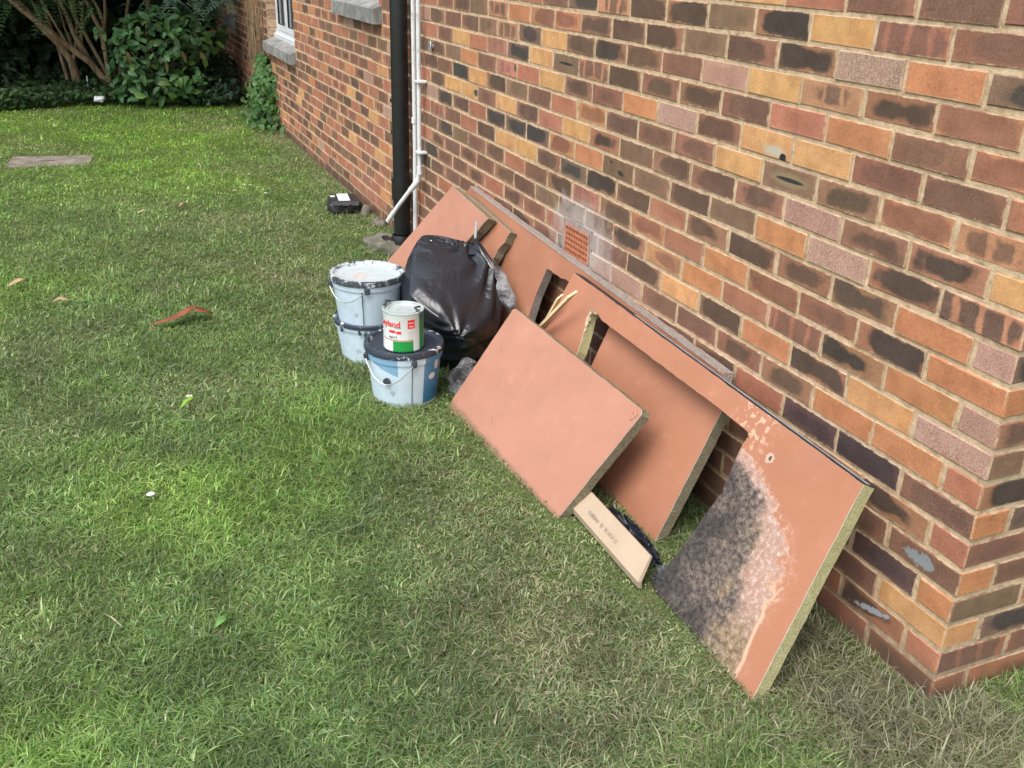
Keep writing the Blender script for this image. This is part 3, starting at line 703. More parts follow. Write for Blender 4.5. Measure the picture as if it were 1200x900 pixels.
# E: the biggest sheet with the rectangular opening and the mouldy burn
def mould_mat():
    k = board_pink('pink_board_mouldy'); p = k.obj(); q = k.xyz(p)
    fc = k.n('FloatCurve'); cv = fc.mapping.curves[0]
    pts = [(0, .075), (.1, .095), (.2, .118), (.31, .150), (.37, .205), (.42, .31), (.46, .42), (.50, .50), (1, .9)]
    cv.points[0].location = pts[0]; cv.points[-1].location = pts[-1]
    for a in pts[1:-1]: cv.points.new(*a)
    fc.mapping.update(); k.set(fc.inputs['Value'], q[1])
    wob = k.noise(p, 14, 5, .7)
    amt = k.smooth(q[1], .12, .32, .10, 1.)                       # lower run is a clean torn line
    d = k.math('SUBTRACT', k.math('SUBTRACT', q[0], fc.outputs[0]), k.smooth(q[1], .455, .51, 0, 3.))
    d = k.math('SUBTRACT', d, k.smooth(q[0], .6, .8, 0, 3.))
    d = k.math('ADD', d, k.math('MULTIPLY', k.math('MULTIPLY', k.math('SUBTRACT', wob, .5), .24), amt))
    base = k.b.inputs['Base Color'].links[0].from_socket
    s1 = k.noise(p, 62, 7, .78); s2 = k.noise(p, 11, 5, .65); s3 = k.noise(p, 230, 3, .75)
    mouldy = k.ramp(s1, [(.32, (.022, .020, .021)), (.44, (.070, .058, .052)), (.54, (.17, .138, .118)), (.72, (.34, .285, .25))])
    tan = k.ramp(s1, [(.34, (.07, .05, .035)), (.5, (.26, .185, .115)), (.68, (.48, .38, .27))])
    pinkw = k.ramp(s1, [(.3, (.35, .18, .13)), (.5, (.44, .28, .225)), (.66, (.62, .52, .47))])
    # inner body: dark blotches against tan ones
    blot = k.smooth(k.math('ADD', s2, k.math('MULTIPLY', k.math('SUBTRACT', q[0], k.math('MULTIPLY', q[1], .25)), .9)), .50, .72)
    low = k.smooth(q[1], .38, .22); 
    body = k.mix(blot, tan, mouldy)
    inner = k.smooth(k.math('ADD', d, k.math('MULTIPLY', k.math('SUBTRACT', s2, .5), .16)), .055, .13)
    # fringe is widest in the upper half
    fr_w = k.smooth(q[1], .05, .2, 0, 1)
    fringe = k.mix(fr_w, tan, pinkw)
    col = k.mix(inner, fringe, body)
    dk = k.smooth(k.math('ADD', k.noise(p, 6, 4, .6, .4), k.math('MULTIPLY', k.math('SUBTRACT', k.math('SUBTRACT', q[0], .20), k.math('MULTIPLY', q[1], .45)), 1.1)), .48, .70, 0, .7)
    col = k.mix(k.math('MULTIPLY', dk, inner), col, (.022, .022, .025))
    # sooty lower left rim
    rimd = k.smooth(k.math('SUBTRACT', q[0], k.math('MULTIPLY', q[1], -.55)), .43, .50, 0, .0)
    col = k.mix(k.smooth(s3, .64, .70, 0, .7), col, (.55, .50, .47))
    cover = k.smooth(d, -.006, .012)
    halo = k.math('MULTIPLY', k.smooth(d, -.07, .0, 0, .55), k.smooth(s1, .45, .6))
    halo = k.math('MULTIPLY', halo, amt)
    col0 = k.mix(halo, base, (.58, .42, .34))
    line = k.math('MULTIPLY', k.smooth(d, -.012, -.004), k.smooth(d, .008, .0))
    col1 = k.mix(cover, col0, col)
    col1 = k.mix(k.math('MULTIPLY', line, k.smooth(q[1], .30, .22, 0, .9)), col1, (.52, .36, .25))
    # chipped spot
    dx = k.math('SUBTRACT', q[0], .352); dy = k.math('SUBTRACT', q[1], .484)
    r = k.math('SQRT', k.math('ADD', k.math('MULTIPLY', dx, dx), k.math('MULTIPLY', dy, dy)))
    r = k.math('ADD', r, k.math('MULTIPLY', k.math('SUBTRACT', s1, .5), .03))
    col1 = k.mix(k.smooth(r, .012, .016, .95, 0), col1, (.50, .36, .28)); col1 = k.mix(k.smooth(r, .002, .007, 1, 0), col1, (.03, .025, .025))
    # flaking round the notch
    fx = k.math('SUBTRACT', q[0], .46); fy = k.math('SUBTRACT', q[1], .53)
    r2 = k.math('SQRT', k.math('ADD', k.math('MULTIPLY', fx, fx), k.math('MULTIPLY', fy, fy)))
    fl = k.math('MULTIPLY', k.smooth(r2, .03, .12, 1, 0), k.smooth(k.noise(p, 50, 4, .6), .54, .58))
    col1 = k.mix(k.math('MULTIPLY', fl, .8), col1, (.60, .40, .28))
    k.col(col1)
    h = k.math('ADD', k.math('MULTIPLY', k.math('MULTIPLY', s1, cover), 2.2), k.math('MULTIPLY', s3, .15)); h = k.math('SUBTRACT', h, k.math('MULTIPLY', cover, .8))
    k.bump(h, .8, .004)
    k.set(k.b.inputs['Roughness'], k.smooth(cover, 0, 1, .58, .95))
    return k.m
MOULD = mould_mat()
FE = frame_of((-.397, .156, 0.004), (-.13, .204, .509), (-.10, 1.779, .542))
E_poly = [(0, 0), (.464, -.006), (.462, .06), (.452, .146), (.444, .25), (.432, .33), (.447, .385), (.456, .43), (.461, .475), (.455, .492), (.468, .503), (.60, .506), (1.324, .497), (1.375, .507), (1.42, .502), (1.418, .47), (1.395, .43), (1.365, .36),
          (1.365, -.004), (1.64, -.004), (1.637, .573), (.066, .573), (.052, .45), (.02, .15)]
E_poly[-2:] = [(.045, .38), (.022, .19)]
big = board('large_pink_board', 'largest pink board, with a rectangular cut-out and a blackened mouldy patch at its right', FE, [(a, b) for a, b in E_poly], .040, MOULD, CORE_Y, ragged=(1, 2, 3, 4, 5, 6, 7, 8, 9, 12, 13, 14, 15))
m = MB(); m.box((.07, .5745, -.040), (1.63, .5765, .0005)); m.box((.07, .5767, -.026), (1.2, .578, -.014), 1)
m.build('edge_strip', [simple('black_seal', (.02, .02, .024), .5), simple('grey_seal', (.40, .41, .45), .4)], big)
# plaster left on the cut-out edges
m = MB()
for a, b in zip([(.455, .492), (.461, .475), (.456, .43)], [(.461, .475), (.456, .43), (.447, .385)]): pass
def lump(mb, c, r, seed, sq=(1, 1, 1), m=0, sub=1):
    bm = bmesh.new(); bmesh.ops.create_icosphere(bm, subdivisions=sub, radius=1); rs = random.Random(seed)
    for v in bm.verts:
        k = 1+rs.uniform(-.25, .25); v.co = Vector((v.co.x*sq[0]*r*k+c[0], v.co.y*sq[1]*r*k+c[1], v.co.z*sq[2]*r*k+c[2]))
    mb.add([v.co[:] for v in bm.verts], [[v.index for v in f.verts] for f in bm.faces], m); bm.free()
for i, (a, b) in enumerate([(.450, .486), (.453, .470), (.447, .452), (.440, .435), (.434, .418), (.438, .402), (1.39, .508), (1.41, .506), (1.424, .49), (1.418, .47), (1.41, .45), (1.402, .43)]): lump(m, (a, b, -.006), .0075+.003*random.random(), i, (1.3, 1.3, .6), 0, 2)
o = m.build('plaster_crumbs', simple('plaster_crumb', (.56, .44, .31), .95, .2, 60, .5), big); o['kind'] = 'stuff'
# D: long back sheet against the wall
FD = frame_of((-.170, .879, 0.0), (-.050, .879, .503), (-.050, 3.053, .601))
D0, Du, Dv, Dn = FD
lD = lambda P: ((np.array(P)-D0)@Du, (np.array(P)-D0)@Dv)
dT = lD((-.05, .879, .503)); dL = lD((-.05, 2.98, .597)); dh = lD((-.068, 1.91, .476)); dh2 = lD((-.071, 2.066, .470)); dr_ = lD((-.062, .872, .465))
Dp = [dr_, (dh[0], dh[1]), (dh2[0], dh2[1]), (dh2[0]+.03, .30), (dh2[0]+.05, -.06), (2.75, -.11), dL, dT]
DpO = board('long_back_board', 'long weathered pink board lying along the brick wall behind all the others', FD, Dp, .034, PINK, GREY_EDGE, ragged=(1,), edge=GREY_EDGE)
V = []; rs = random.Random(5); nseg = 60; tv = dT[1]
for i in range(nseg+1):
    uu = dT[0]+i/nseg*(dL[0]-dT[0]); w = .003*rs.random(); V += [(uu, tv-.004+w*.3, .001+w), (uu, tv+.002+w*.8, .0005+w), (uu, tv+.002+w, -.034-w), (uu, tv-.002, -.035-w)]
F = []
for i in range(nseg):
    for j in range(4): F.append((i*4+j, i*4+(j+1) % 4, (i+1)*4+(j+1) % 4, (i+1)*4+j))
F += [(0, 3, 2, 1), tuple(nseg*4+j for j in range(4))]
pyd('top_lipping', V, F, GREY_EDGE, DpO)
# C: sheet standing in the opening of the big one
FC = frame_of((-.271, .821, 0.002), (-.090, .841, .416), (-.090, 1.52, .422))
board('middle_pink_board', 'shaded orange-pink board standing behind the cut-out of the largest board', FC, [(0, 0), (.69, 0), (.69, .49), (.0, .49)], .038, PINK, CORE)
# B: front sheet leaning on the big one
FB = frame_of((-.482, 1.051, 0.001), (-.262, .967, .375), (-.301, 1.854, .400))
B0, Bu, Bv, Bn = FB
loc2 = lambda P: ((np.array(P)-B0)@Bu, (np.array(P)-B0)@Bv)
Bp = [loc2((-.482, 1.051, 0)), loc2((-.536, 1.929, 0)), loc2((-.296, 1.858, .395)), loc2((-.301, 1.845, .405)), loc2((-.262, .975, .378)), loc2((-.268, .964, .366))]
Bp = Bp
fb = board('front_pink_board', 'smooth unmarked pink board lying frontmost against the others, next to the bin bag', FB, Bp, .036, PINK2, CORE)
m = MB(); 
for i, q in enumerate([(-.270, .985, .352), (-.266, .992, .360), (-.274, .99, .345)]):
    a, b = loc2(q); lump(m, (a, b, .001), .009, i+40, (1, 1.3, .5))
m.build('torn_corner', PINK2, fb)
# F, G: the two offcuts at the far end
FF = frame_of((-.40, 3.10, 0.0), (-.145, 2.515, .568), (-.145, 2.968, .609))
F0, Fu, Fv, Fn = FF
l3 = lambda P: ((np.array(P)-F0)@Fu, (np.array(P)-F0)@Fv)
f1 = l3((-.145, 2.515, .568)); f2 = l3((-.145, 2.968, .609)); f3 = l3((-.347, 3.367, .154)); f4 = l3((-.216, 2.655, .407)); kk = (f4[0]-f1[0])/(f4[1]-f1[1])
ff = (f3[0]-f2[0])/(f3[1]-f2[1])
Fp = [f1, f2, (f2[0]+ff*(.02-f2[1]), .02), (f1[0]+kk*(.02-f1[1]), .02)]
board('far_pink_board', 'pale pink board standing on its corner at the far end, behind the white buckets', FF, Fp, .044, PINK2, CORE, ragged=(3,))
FG = frame_of((-.30, 2.50, .0), (-.095, 2.387, .537), (-.095, 2.90, .583))
G0, Gu, Gv, Gn = FG
l4 = lambda P: ((np.array(P)-G0)@Gu, (np.array(P)-G0)@Gv)
g1 = l4((-.095, 2.387, .537)); g2 = l4((-.095, 2.90, .583)); g3 = l4((-.149, 2.456, .400)); dx_ = (g3[0]-g1[0])/(g3[1]-g1[1])
Gp = [g1, g2, (g2[0]+.1, 0.02), (g1[0]+dx_*(0.02-g1[1]), 0.02)]
board('narrow_pink_board', 'pink offcut showing between the far board and the long back board', FG, Gp, .040, PINK, CORE, ragged=(3,))
# splintered sticks in the gap
WOOD = NT('raw_split_wood', .8, .2); p = WOOD.obj(); a_ = WOOD.noise(WOOD.map(p, (80, 80, 6)), 1, 4, .6)
WOOD.col(WOOD.ramp(a_, [(.3, (.36, .26, .13)), (.5, (.62, .48, .29)), (.7, (.78, .66, .46))])); WOOD.bump(a_, .5, .003); WOOD = WOOD.m
def stick(a, b, w, th, label):
    a, b = Vector(a), Vector(b); d = b-a; L = d.length; m = MB()
    m.add([(-w, -th, 0), (w, -th, 0), (w, th, 0), (-w, th, 0), (-w*.95, -th, L*.9), (w*.9, -th, L), (w*.9, th, L*.985), (-w*.95, th, L*.88)], [(0, 3, 2, 1), (4, 5, 6, 7), (0, 1, 5, 4), (1, 2, 6, 5), (2, 3, 7, 6), (3, 0, 4, 7)])
    o = m.build('split_stick', WOOD, None, a); o.rotation_euler = d.to_track_quat('Z', 'Y').to_euler(); tag(o, label, 'stick', 'broken sticks between the boards'); return o
stick((-.255, 1.80, .30), (-.205, 1.555, .556), .011, .005, 'pale split stick poking up between the boards, longer of the two')
stick((-.215, 1.79, .33), (-.185, 1.70, .495), .010, .004, 'shorter split stick leaning behind the longer pale one')

# plasterboard edge trim with print
TAN = simple('cream_card', (.43, .335, .24), .6, .05, 12, .05)
def trim():
    t = empty('cream_trim', (-.428, .629, .012), 'cream strip with small printed letters lying below the boards', 'strip')
    d = Vector((.010, .95, 0)); L = d.length; ux = d.normalized(); 
    # sheet leaning gently: narrow lip to the lawn, broad printed face above
    def P(s, a): return ux*s + Vector(a)
    sec = [(-.006, 0, .000), (-.010, 0, .022), (.042, 0, .078), (.048, 0, .074), (.002, 0, .020), (.004, 0, 0)]
    V = [P(-.0 + (.0 if i != 2 and i != 3 else .0), c) for i, c in enumerate(sec)] + [P(L, c) for c in sec]
    V[2] += ux*.03; V[3] += ux*.03
    n = 6; F = [tuple(range(n)), tuple(reversed(range(n, 2*n)))] + [(i, i+n, (i+1) % n+n, (i+1) % n) for i in range(n)]
    pyd('strip', V, F, TAN, t)
    cu = bpy.data.curves.new('print', 'FONT'); cu.body = 'CURBAH  \u25C8  TE HGV 12'; cu.size = .0165; cu.extrude = .0002
    o = bpy.data.objects.new('tmp', cu); C.objects.link(o); dg = bpy.context.evaluated_depsgraph_get(); me = bpy.data.meshes.new_from_object(o.evaluated_get(dg)); C.objects.unlink(o); bpy.data.objects.remove(o)
    me.name = 'print'; me.materials.clear(); ob = link('print', me, simple('grey_ink', (.30, .25, .19), .8), t)
    # letters run toward the camera (-y), tops toward the wall
    xx = -ux; yy = (Vector(sec[2])-Vector(sec[1])).normalized(); zz = xx.cross(yy)
    zz = zz if zz.x < 0 else zz
    o0 = P(.345, sec[1]) + yy*.024 + Vector((-.001, 0, .0012))
    ob.matrix_local = Matrix([[xx[0], yy[0], zz[0], o0[0]], [xx[1], yy[1], zz[1], o0[1]], [xx[2], yy[2], zz[2], o0[2]], [0, 0, 0, 1]])
trim()

# ------------------------------------------------------------ crumpled plastic
def plastic(name, clear):
    k = NT(name, .22, .5); p = k.obj(); a = k.noise(p, 9, 5, .6, .8); b = k.noise(k.map(p, (18, 18, 5)), 1, 4, .6, .6)
    if clear:
        n = k.smooth(a, .4, .65); k.col(k.mix(n, (.06, .06, .065), (.32, .33, .35))); k.bump(a, 1., .04); k.b.inputs['Roughness'].default_value = .12
        k.b.inputs['Alpha'].default_value = .5
    else:
        k.col((.010, .013, .020)); cr = k.math('ABSOLUTE', k.math('SUBTRACT', k.noise(p, 3.2, 3, .5, 1.0), .5)); cr2 = k.math('ABSOLUTE', k.math('SUBTRACT', k.noise(k.map(p, (13, 13, 4)), 1, 3, .45, .8), .5)); h = k.math('ADD', k.math('MULTIPLY', k.math('POWER', cr, .6), 1.4), k.math('MULTIPLY', k.math('POWER', cr2, .7), .45)); k.bump(h, .36, .02); k.b.inputs['Specular IOR Level'].default_value = .8
        k.b.inputs['Roughness'].default_value = .36
        sp = k.noise(p, 34, 2, .5); f = k.smooth(sp, .775, .785)
        k.col(k.mix(f, (.010, .013, .020), (.6, .62, .62)))
    return k.m
BAGM = plastic('black_bag_film', False); CLEARM = plastic('clear_film', True)
def bag():
    t = empty('bin_bag', (-.32, 2.42, 0), 'full black plastic bin bag knotted at the top, slumped against the pink boards', 'bag')
    O = Vector(t.location)
    pts = [(-.423, 2.60, .504), (-.340, 2.62, .488), (-.275, 2.56, .476), (-.227, 2.46, .466), (-.415, 2.33, .432), (-.584, 2.24, .355), (-.557, 2.42, .348), (-.495, 2.52, .438),
           (-.412, 2.085, .205), (-.500, 2.14, .285), (-.181, 2.36, .430), (-.156, 2.28, .303), (-.201, 2.22, .216), (-.262, 2.20, .13),
           (-.46, 2.32, 0), (-.36, 2.26, .0), (-.24, 2.30, 0), (-.18, 2.55, 0), (-.30, 2.75, 0), (-.5, 2.65, 0), (-.53, 2.45, 0), (-.51, 2.28, .12), (-.39, 2.20, .07), (-.15, 2.5, .2), (-.3, 2.76, .2), (-.53, 2.62, .2)]
    bm = bmesh.new()
    for p in pts: bm.verts.new(Vector(p))
    bmesh.ops.convex_hull(bm, input=bm.verts[:])
    for v in [v for v in bm.verts if not v.link_faces]: bm.verts.remove(v)
    bmesh.ops.subdivide_edges(bm, edges=bm.edges[:], cuts=1, use_grid_fill=True)
    bmesh.ops.smooth_vert(bm, verts=bm.verts[:], factor=.02, use_axis_x=True, use_axis_y=True, use_axis_z=True)
    for _ in range(4): 
        bmesh.ops.subdivide_edges(bm, edges=bm.edges[:], cuts=1, use_grid_fill=True)
        bmesh.ops.smooth_vert(bm, verts=bm.verts[:], factor=.22, use_axis_x=True, use_axis_y=True, use_axis_z=True)
    bm.normal_update()
    K = Vector((-.227, 2.46, .468)); T = Vector((-.412, 2.085, .205)); K2 = Vector((-.44, 2.56, .52))
    from mathutils import noise as mn
    for v in bm.verts:
        p = v.co.copy(); d = 0
        r = p-K; ang = math.atan2(r.z+.0, r.y*.8+r.x*.6); rt = max(0, min(1, (p.x+.36)/.10)); d += (.004+.016*rt)*math.exp(-r.length/.28)*math.sin(ang*23+2.5*mn.noise(p*6))
        r2 = p-T; a2 = math.atan2(r2.z, r2.y+r2.x); d += .010*math.exp(-r2.length/.13)*math.sin(a2*11+2*mn.noise(p*7))
        q = Vector((p.x*5, p.y*5, p.z*14)); rg = 1-abs(mn.noise(q)*2)
        low = max(0, min(1, (.26-p.z)/.15))
        d += (.0+.030*low)*(rg-.55) + .005*mn.noise(p*26)*(.05+low)
        d += .007*mn.noise(p*5)
        v.co = p + v.normal*d
        v.co.z = max(v.co.z, .002)
    for v in bm.verts: v.co -= O
    for f in bm.faces: f.smooth = True
    me = bpy.data.meshes.new('sack'); bm.to_mesh(me); bm.free(); link('sack', me, BAGM, t)
    # knotted neck: twisted, flared tail
    m = MB(); Kl = K-O
    pts_ = [Kl+Vector((-.01, -.02, -.04)), Kl+Vector((0, 0, -.005)), Kl+Vector((.003, -.002, .02)), Kl+Vector((.01, -.02, -.0)), Kl+Vector((.025, -.06, -.03)), Kl+Vector((.045, -.11, -.075)), Kl+Vector((.055, -.15, -.11))]
    m.tube(pts_, [.045, .020, .015, .016, .018, .022, .012], 14)
    ob = m.build('knot', BAGM, t, smooth=False)
    for v in ob.data.vertices:
        n_ = mn.noise(v.co*45); v.co += Vector((n_*.012, mn.noise(v.co*45+Vector((5, 0, 0)))*.012, mn.noise(v.co*45+Vector((0, 7, 0)))*.012))
    m = MB(); m.tube([Kl+Vector((0, -.005, .0)), Kl+Vector((.005, .004, .035)), Kl+Vector((.014, .012, .105))], [.0065, .006, .006], 8)
    m.build('white_tie', simple('white_tie', (.45, .50, .50), .5), t)
bag()
def crumple(name, loc, pts, label, scale, mat, seed, cat='plastic'):
    """a creased sheet through hand-set corner points"""
    n = 16; V = []; P = [Vector(p) for p in pts]; from mathutils import noise as mn
    for i in range(n+1):
        for j in range(n+1):
            a, b = i/n, j/n; q = P[0]*(1-a)*(1-b)+P[1]*a*(1-b)+P[2]*a*b+P[3]*(1-a)*b
            s = Vector((mn.noise(q*scale+Vector((seed, 0, 0))), mn.noise(q*scale+Vector((0, seed, 0))), mn.noise(q*scale+Vector((0, 0, seed)))))
            V.append(q+s*.03)
    F = [(i*(n+1)+j, (i+1)*(n+1)+j, (i+1)*(n+1)+j+1, i*(n+1)+j+1) for i in range(n) for j in range(n)]
    me = bpy.data.meshes.new(name); me.from_pydata([v[:] for v in V], [], F); me.update()
    o = link(name, me, mat, None, loc); tag(o, label, cat)
    md = o.modifiers.new('thickness', 'SOLIDIFY'); md.thickness = .0008
    return o
crumple('clear_plastic_scrap', (-.19, 2.12, .28), [(-.02, .19, .16), (.03, .20, .12), (.04, -.02, -.02), (.01, .05, -.06)], 'torn clear plastic scrap hanging beside the bag knot', 22, CLEARM, 3)
crumple('clear_plastic_wad', (-.42, 2.06, .02), [(-.06, .07, .02), (.06, .10, .07), (.08, -.07, .05), (-.05, -.09, 0)], 'wad of clear plastic between the blue-striped bucket and front board', 26, CLEARM, 8)
def heap(name, loc, size, label, mat, seed, cat='plastic'):
    from mathutils import noise as mn
    bm = bmesh.new(); bmesh.ops.create_icosphere(bm, subdivisions=5, radius=1)
    for v in bm.verts:
        p = v.co.copy(); d = 1+.25*(1-abs(mn.noise(p*2.3+Vector((seed, 0, 0)))*2))+.12*mn.noise(p*6+Vector((seed, 0, 0)))-.35
        v.co = Vector((p.x*size[0]*d, p.y*size[1]*d, max(0, p.z*.9+.35)*size[2]*d))
    me = bpy.data.meshes.new(name); bm.to_mesh(me); bm.free(); o = link(name, me, mat, None, loc); tag(o, label, cat); return o
heap('dark_film_bundle', (-.325, .86, .0), (.032, .19, .052), 'long crumpled dark film bundle lying between the cream strip and the middle board', plastic('dirty_film', True) if False else BAGM, 2)
heap('blue_grey_film_lump', (-.355, .625, .0), (.035, .05, .062), 'small blue-grey plastic lump at the end of the cream strip', CLEARM, 5)

# ------------------------------------------------------------ buckets and tin
LIDM = NT('charcoal_lid', .4, .45); p = LIDM.obj(); a_ = LIDM.noise(p, 22, 5, .7, .6)
qq = LIDM.xyz(p); rr_ = LIDM.math('SQRT', LIDM.math('ADD', LIDM.math('MULTIPLY', qq[0], qq[0]), LIDM.math('MULTIPLY', qq[1], qq[1])))
fr_ = LIDM.math('MULTIPLY', LIDM.smooth(rr_, .125, .14), LIDM.smooth(a_, .58, .61))
LIDM.col(LIDM.mix(fr_, (.030, .040, .058), (.56, .60, .63))); LIDM.bump(a_, .1, .003); LIDM = LIDM.m
PLID = NT('paint_caked_lid', .4, .4); p = PLID.obj(); a_ = PLID.noise(p, 26, 5, .7, 1.); b_ = PLID.noise(p, 70, 4, .7, .5)
qq = PLID.xyz(p); rr_ = PLID.math('SQRT', PLID.math('ADD', PLID.math('MULTIPLY', qq[0], qq[0]), PLID.math('MULTIPLY', qq[1], qq[1])))
bare = PLID.math('MULTIPLY', PLID.smooth(rr_, .118, .138), PLID.smooth(a_, .54, .57))
side = PLID.smooth(rr_, .1505, .152); bare = PLID.math('MAXIMUM', bare, PLID.math('MULTIPLY', side, PLID.smooth(a_, .40, .46)))
cc_ = PLID.mix(bare, (.46, .53, .56), (.04, .05, .06)); cc_ = PLID.mix(PLID.smooth(b_, .57, .64, 0, .55), cc_, (.36, .43, .46))
rust = PLID.n('VectorMath', operation='DISTANCE'); PLID.set(rust.inputs[0], p); rust.inputs[1].default_value = (-.04, -.02, .215)
cc_ = PLID.mix(PLID.math('MULTIPLY', PLID.smooth(rust.outputs['Value'], .02, .05, 1, 0), PLID.smooth(b_, .50, .56)), cc_, (.62, .30, .18))
PLID.col(cc_); PLID.bump(PLID.math('ADD', a_, b_), .6, .006); PLID = PLID.m
def bucket_mat(name, blue):
    k = NT(name, .32, .45); p = k.obj(); q = k.xyz(p); ang = k.math('ARCTAN2', q[1], q[0])        # radians round the body
    a = k.noise(p, 30, 4, .6)
    base = k.mix(k.smooth(a, .3, .7), (.54, .66, .77), (.60, .72, .82))
    z = q[2]
    if blue:
        # label: printed left panel with text rows, blue right panel
        band = k.math('MULTIPLY', k.smooth(ang, -1.30, -1.295), k.smooth(ang, -.50, -.505))
        blu = k.mix(k.smooth(z, .02, .2), (.045, .17, .36), (.10, .27, .48))
        base = k.mix(k.math('MULTIPLY', band, k.smooth(z, .012, .016)), base, blu)
        for cz, ca, rz, ra in ((.165, -.80, .022, .10), (.122, -.98, .013, .14)):
            e = k.math('ADD', k.math('POWER', k.math('DIVIDE', k.math('SUBTRACT', z, cz), rz), 2.), k.math('POWER', k.math('DIVIDE', k.math('SUBTRACT', ang, ca), ra), 2.))
            base = k.mix(k.smooth(e, .9, 1.1, 1, 0), base, (.80, .76, .70))
        # pale-blue swoosh at the top left
        sw = k.math('MULTIPLY', k.smooth(k.math('ADD', z, k.math('MULTIPLY', k.math('ADD', ang, 2.9), .05)), .178, .182), k.smooth(ang, -2.02, -2.05))
        base = k.mix(k.math('MULTIPLY', sw, k.smooth(z, .215, .21)), base, (.22, .40, .60))
        panel = k.math('MULTIPLY', k.smooth(ang, -2.05, -2.06), k.smooth(z, .165, .16))
    else:
        panel = k.math('MULTIPLY', k.smooth(ang, -2.25, -2.3), k.smooth(z, .19, .185))
    cx = k.n('CombineXYZ'); k.set(cx.inputs[0], k.math('MULTIPLY', ang, 14)); k.set(cx.inputs[1], k.math('MULTIPLY', k.math('FLOOR', k.math('MULTIPLY', z, 160)), 3.7))
    word = k.noise(cx.outputs[0], 2.2, 3, .8)
    row = k.smooth(k.math('ABSOLUTE', k.math('SUBTRACT', k.math('FRACT', k.math('MULTIPLY', z, 160)), .5)), .24, .18)
    tx = k.math('MULTIPLY', k.math('MULTIPLY', row, k.smooth(word, .44, .52)), panel)
    base = k.mix(k.math('MULTIPLY', tx, .42), base, (.14, .22, .32))
    spl = k.noise(p, 60, 3, .6, .8); base = k.mix(k.smooth(spl, .69, .71, 0, .8), base, (.60, .65, .68))
    drt = k.noise(p, 16, 4, .6); base = k.mix(k.smooth(drt, .66, .72, 0, .45), base, (.14, .15, .16))
    k.col(base); k.bump(a, .05, .002); return k.m
WIRE = simple('grey_wire', (.42, .43, .45), .35, .1, 20, 0, .5, .6)
DRIP = simple('dark_drip', (.05, .065, .08), .5)
def bucket(name, label, loc, r0, r1, h, mat, lid, handle=True, lidkind=None, group=None, seam=None, skirt=True):
    t = empty(name, loc, label, 'bucket', group)
    m = MB(); m.lathe([(.001, .003), (r0-.008, .0), (r0-.002, .003), (r0, .012), (r0+(r1-r0)*.80, h*.80), (r1, h-.004), (r1-.004, h-.004), (r0-.01, .012), (.001, .010)], 72)
    m.build('body', mat, t, smooth=True)
    if skirt:
        m = MB(); zz = h*.82; rr = r0+(r1-r0)*.82; m.lathe([(rr+.001, zz), (rr+.006, zz+.001), (rr+.007, zz+.006), (r1+.006, h-.014), (r1+.001, h-.013)], 72); m.build('skirt', mat, t, smooth=True)
    if lid:
        m = MB(); m.lathe([(r1+.004, h-.016), (r1+.009, h-.014), (r1+.0095, h+.002), (r1+.007, h+.009), (r1+.001, h+.011), (r1-.008, h+.0085), (r1-.013, h+.001), (r1-.02, h-.002), (r1*.45, h+.0005), (.001, h+.001)], 72)
        m.build('lid', lid, t, smooth=True)
    if handle is not False:
        # wire bail hanging down the front
        a0, a1, drop = handle; pts = []; R_ = r1+.014
        for i in range(25):
            s = i/24; a = a0+(a1-a0)*s; pts.append((R_*math.cos(a), R_*math.sin(a), h*.87-drop*math.sin(math.pi*s)))
        m = MB(); m.tube(pts, .0022, 6); hd = m.build('handle', WIRE, t, smooth=True)
        for a in (a0, a1):
            m = MB(); rr = r1+.004; c, s_ = math.cos(a), math.sin(a)
            m.tube([(rr*c*.97, rr*s_*.97, h*.87), ((rr+.014)*c, (rr+.014)*s_, h*.87)], .010, 10); m.box((rr*c-.010, rr*s_-.010, h*.80), (rr*c+.010, rr*s_+.010, h*.93), ch=.003)
            m.build('handle_lug', DRIP, t)
    return t
BM1 = bucket_mat('white_bucket_plastic', False); BM2 = bucket_mat('blue_label_bucket', True)
fbk = bucket('paint_bucket', 'white bucket with blue label stripe and dark lid, a paint tin on it', (-.657, 2.085, 0), .125, .145, .225, BM2, LIDM, (-3.05, -1.62, .085))
# centre seam drip
m = MB(); m.tube([(.1475*math.cos(-1.66), .1475*math.sin(-1.66), .18), (.137*math.cos(-1.66), .137*math.sin(-1.66), .1), (.1275*math.cos(-1.66), .1275*math.sin(-1.66), .012)], [.0018, .0014, .0014], 6); m.build('drip', DRIP, fbk)
m = MB(); c, s_ = math.cos(-2.35), math.sin(-2.35); m.tube([(.1395*c, .1395*s_, .118), (.149*c, .149*s_, .118)], [.0135, .0135], 14); m.build('handle_grip_stud', DRIP, fbk)
lo = bucket('paint_bucket', 'lower white bucket of the stack of two, standing in the grass', (-.672, 2.535, 0), .120, .146, .185, BM1, None, False, group='white buckets stacked together')
m = MB(); m.lathe([(.147, .165), (.153, .168), (.153, .183), (.147, .187), (.140, .186)], 72); m.build('rim', LIDM, lo, smooth=True)
m = MB()
for a, w, d in ((-1.95, .02, .04), (-2.12, .012, .022), (-1.8, .012, .03), (-2.7, .016, .02), (-1.6, .01, .018)):
    c, s_ = math.cos(a), math.sin(a); lump(m, (.151*c, .151*s_, .168-d/2), 1, int(a*-100), (.006, w*.6, d*.6))
m.build('paint_runs', DRIP, lo)
up = bucket('paint_bucket', 'upper white bucket of the stack of two, its lid caked in white paint', (-.677, 2.53, .165), .124, .149, .205, BM1, PLID, (-3.1, -1.85, .055), group='white buckets stacked together')
m = MB(); m.tube([(.153*math.cos(-1.98), .153*math.sin(-1.98), .17), (.141*math.cos(-1.98), .141*math.sin(-1.98), .09), (.131*math.cos(-1.98), .131*math.sin(-1.98), .02)], [.0026, .0018, .0015], 6); m.build('drip', DRIP, up)
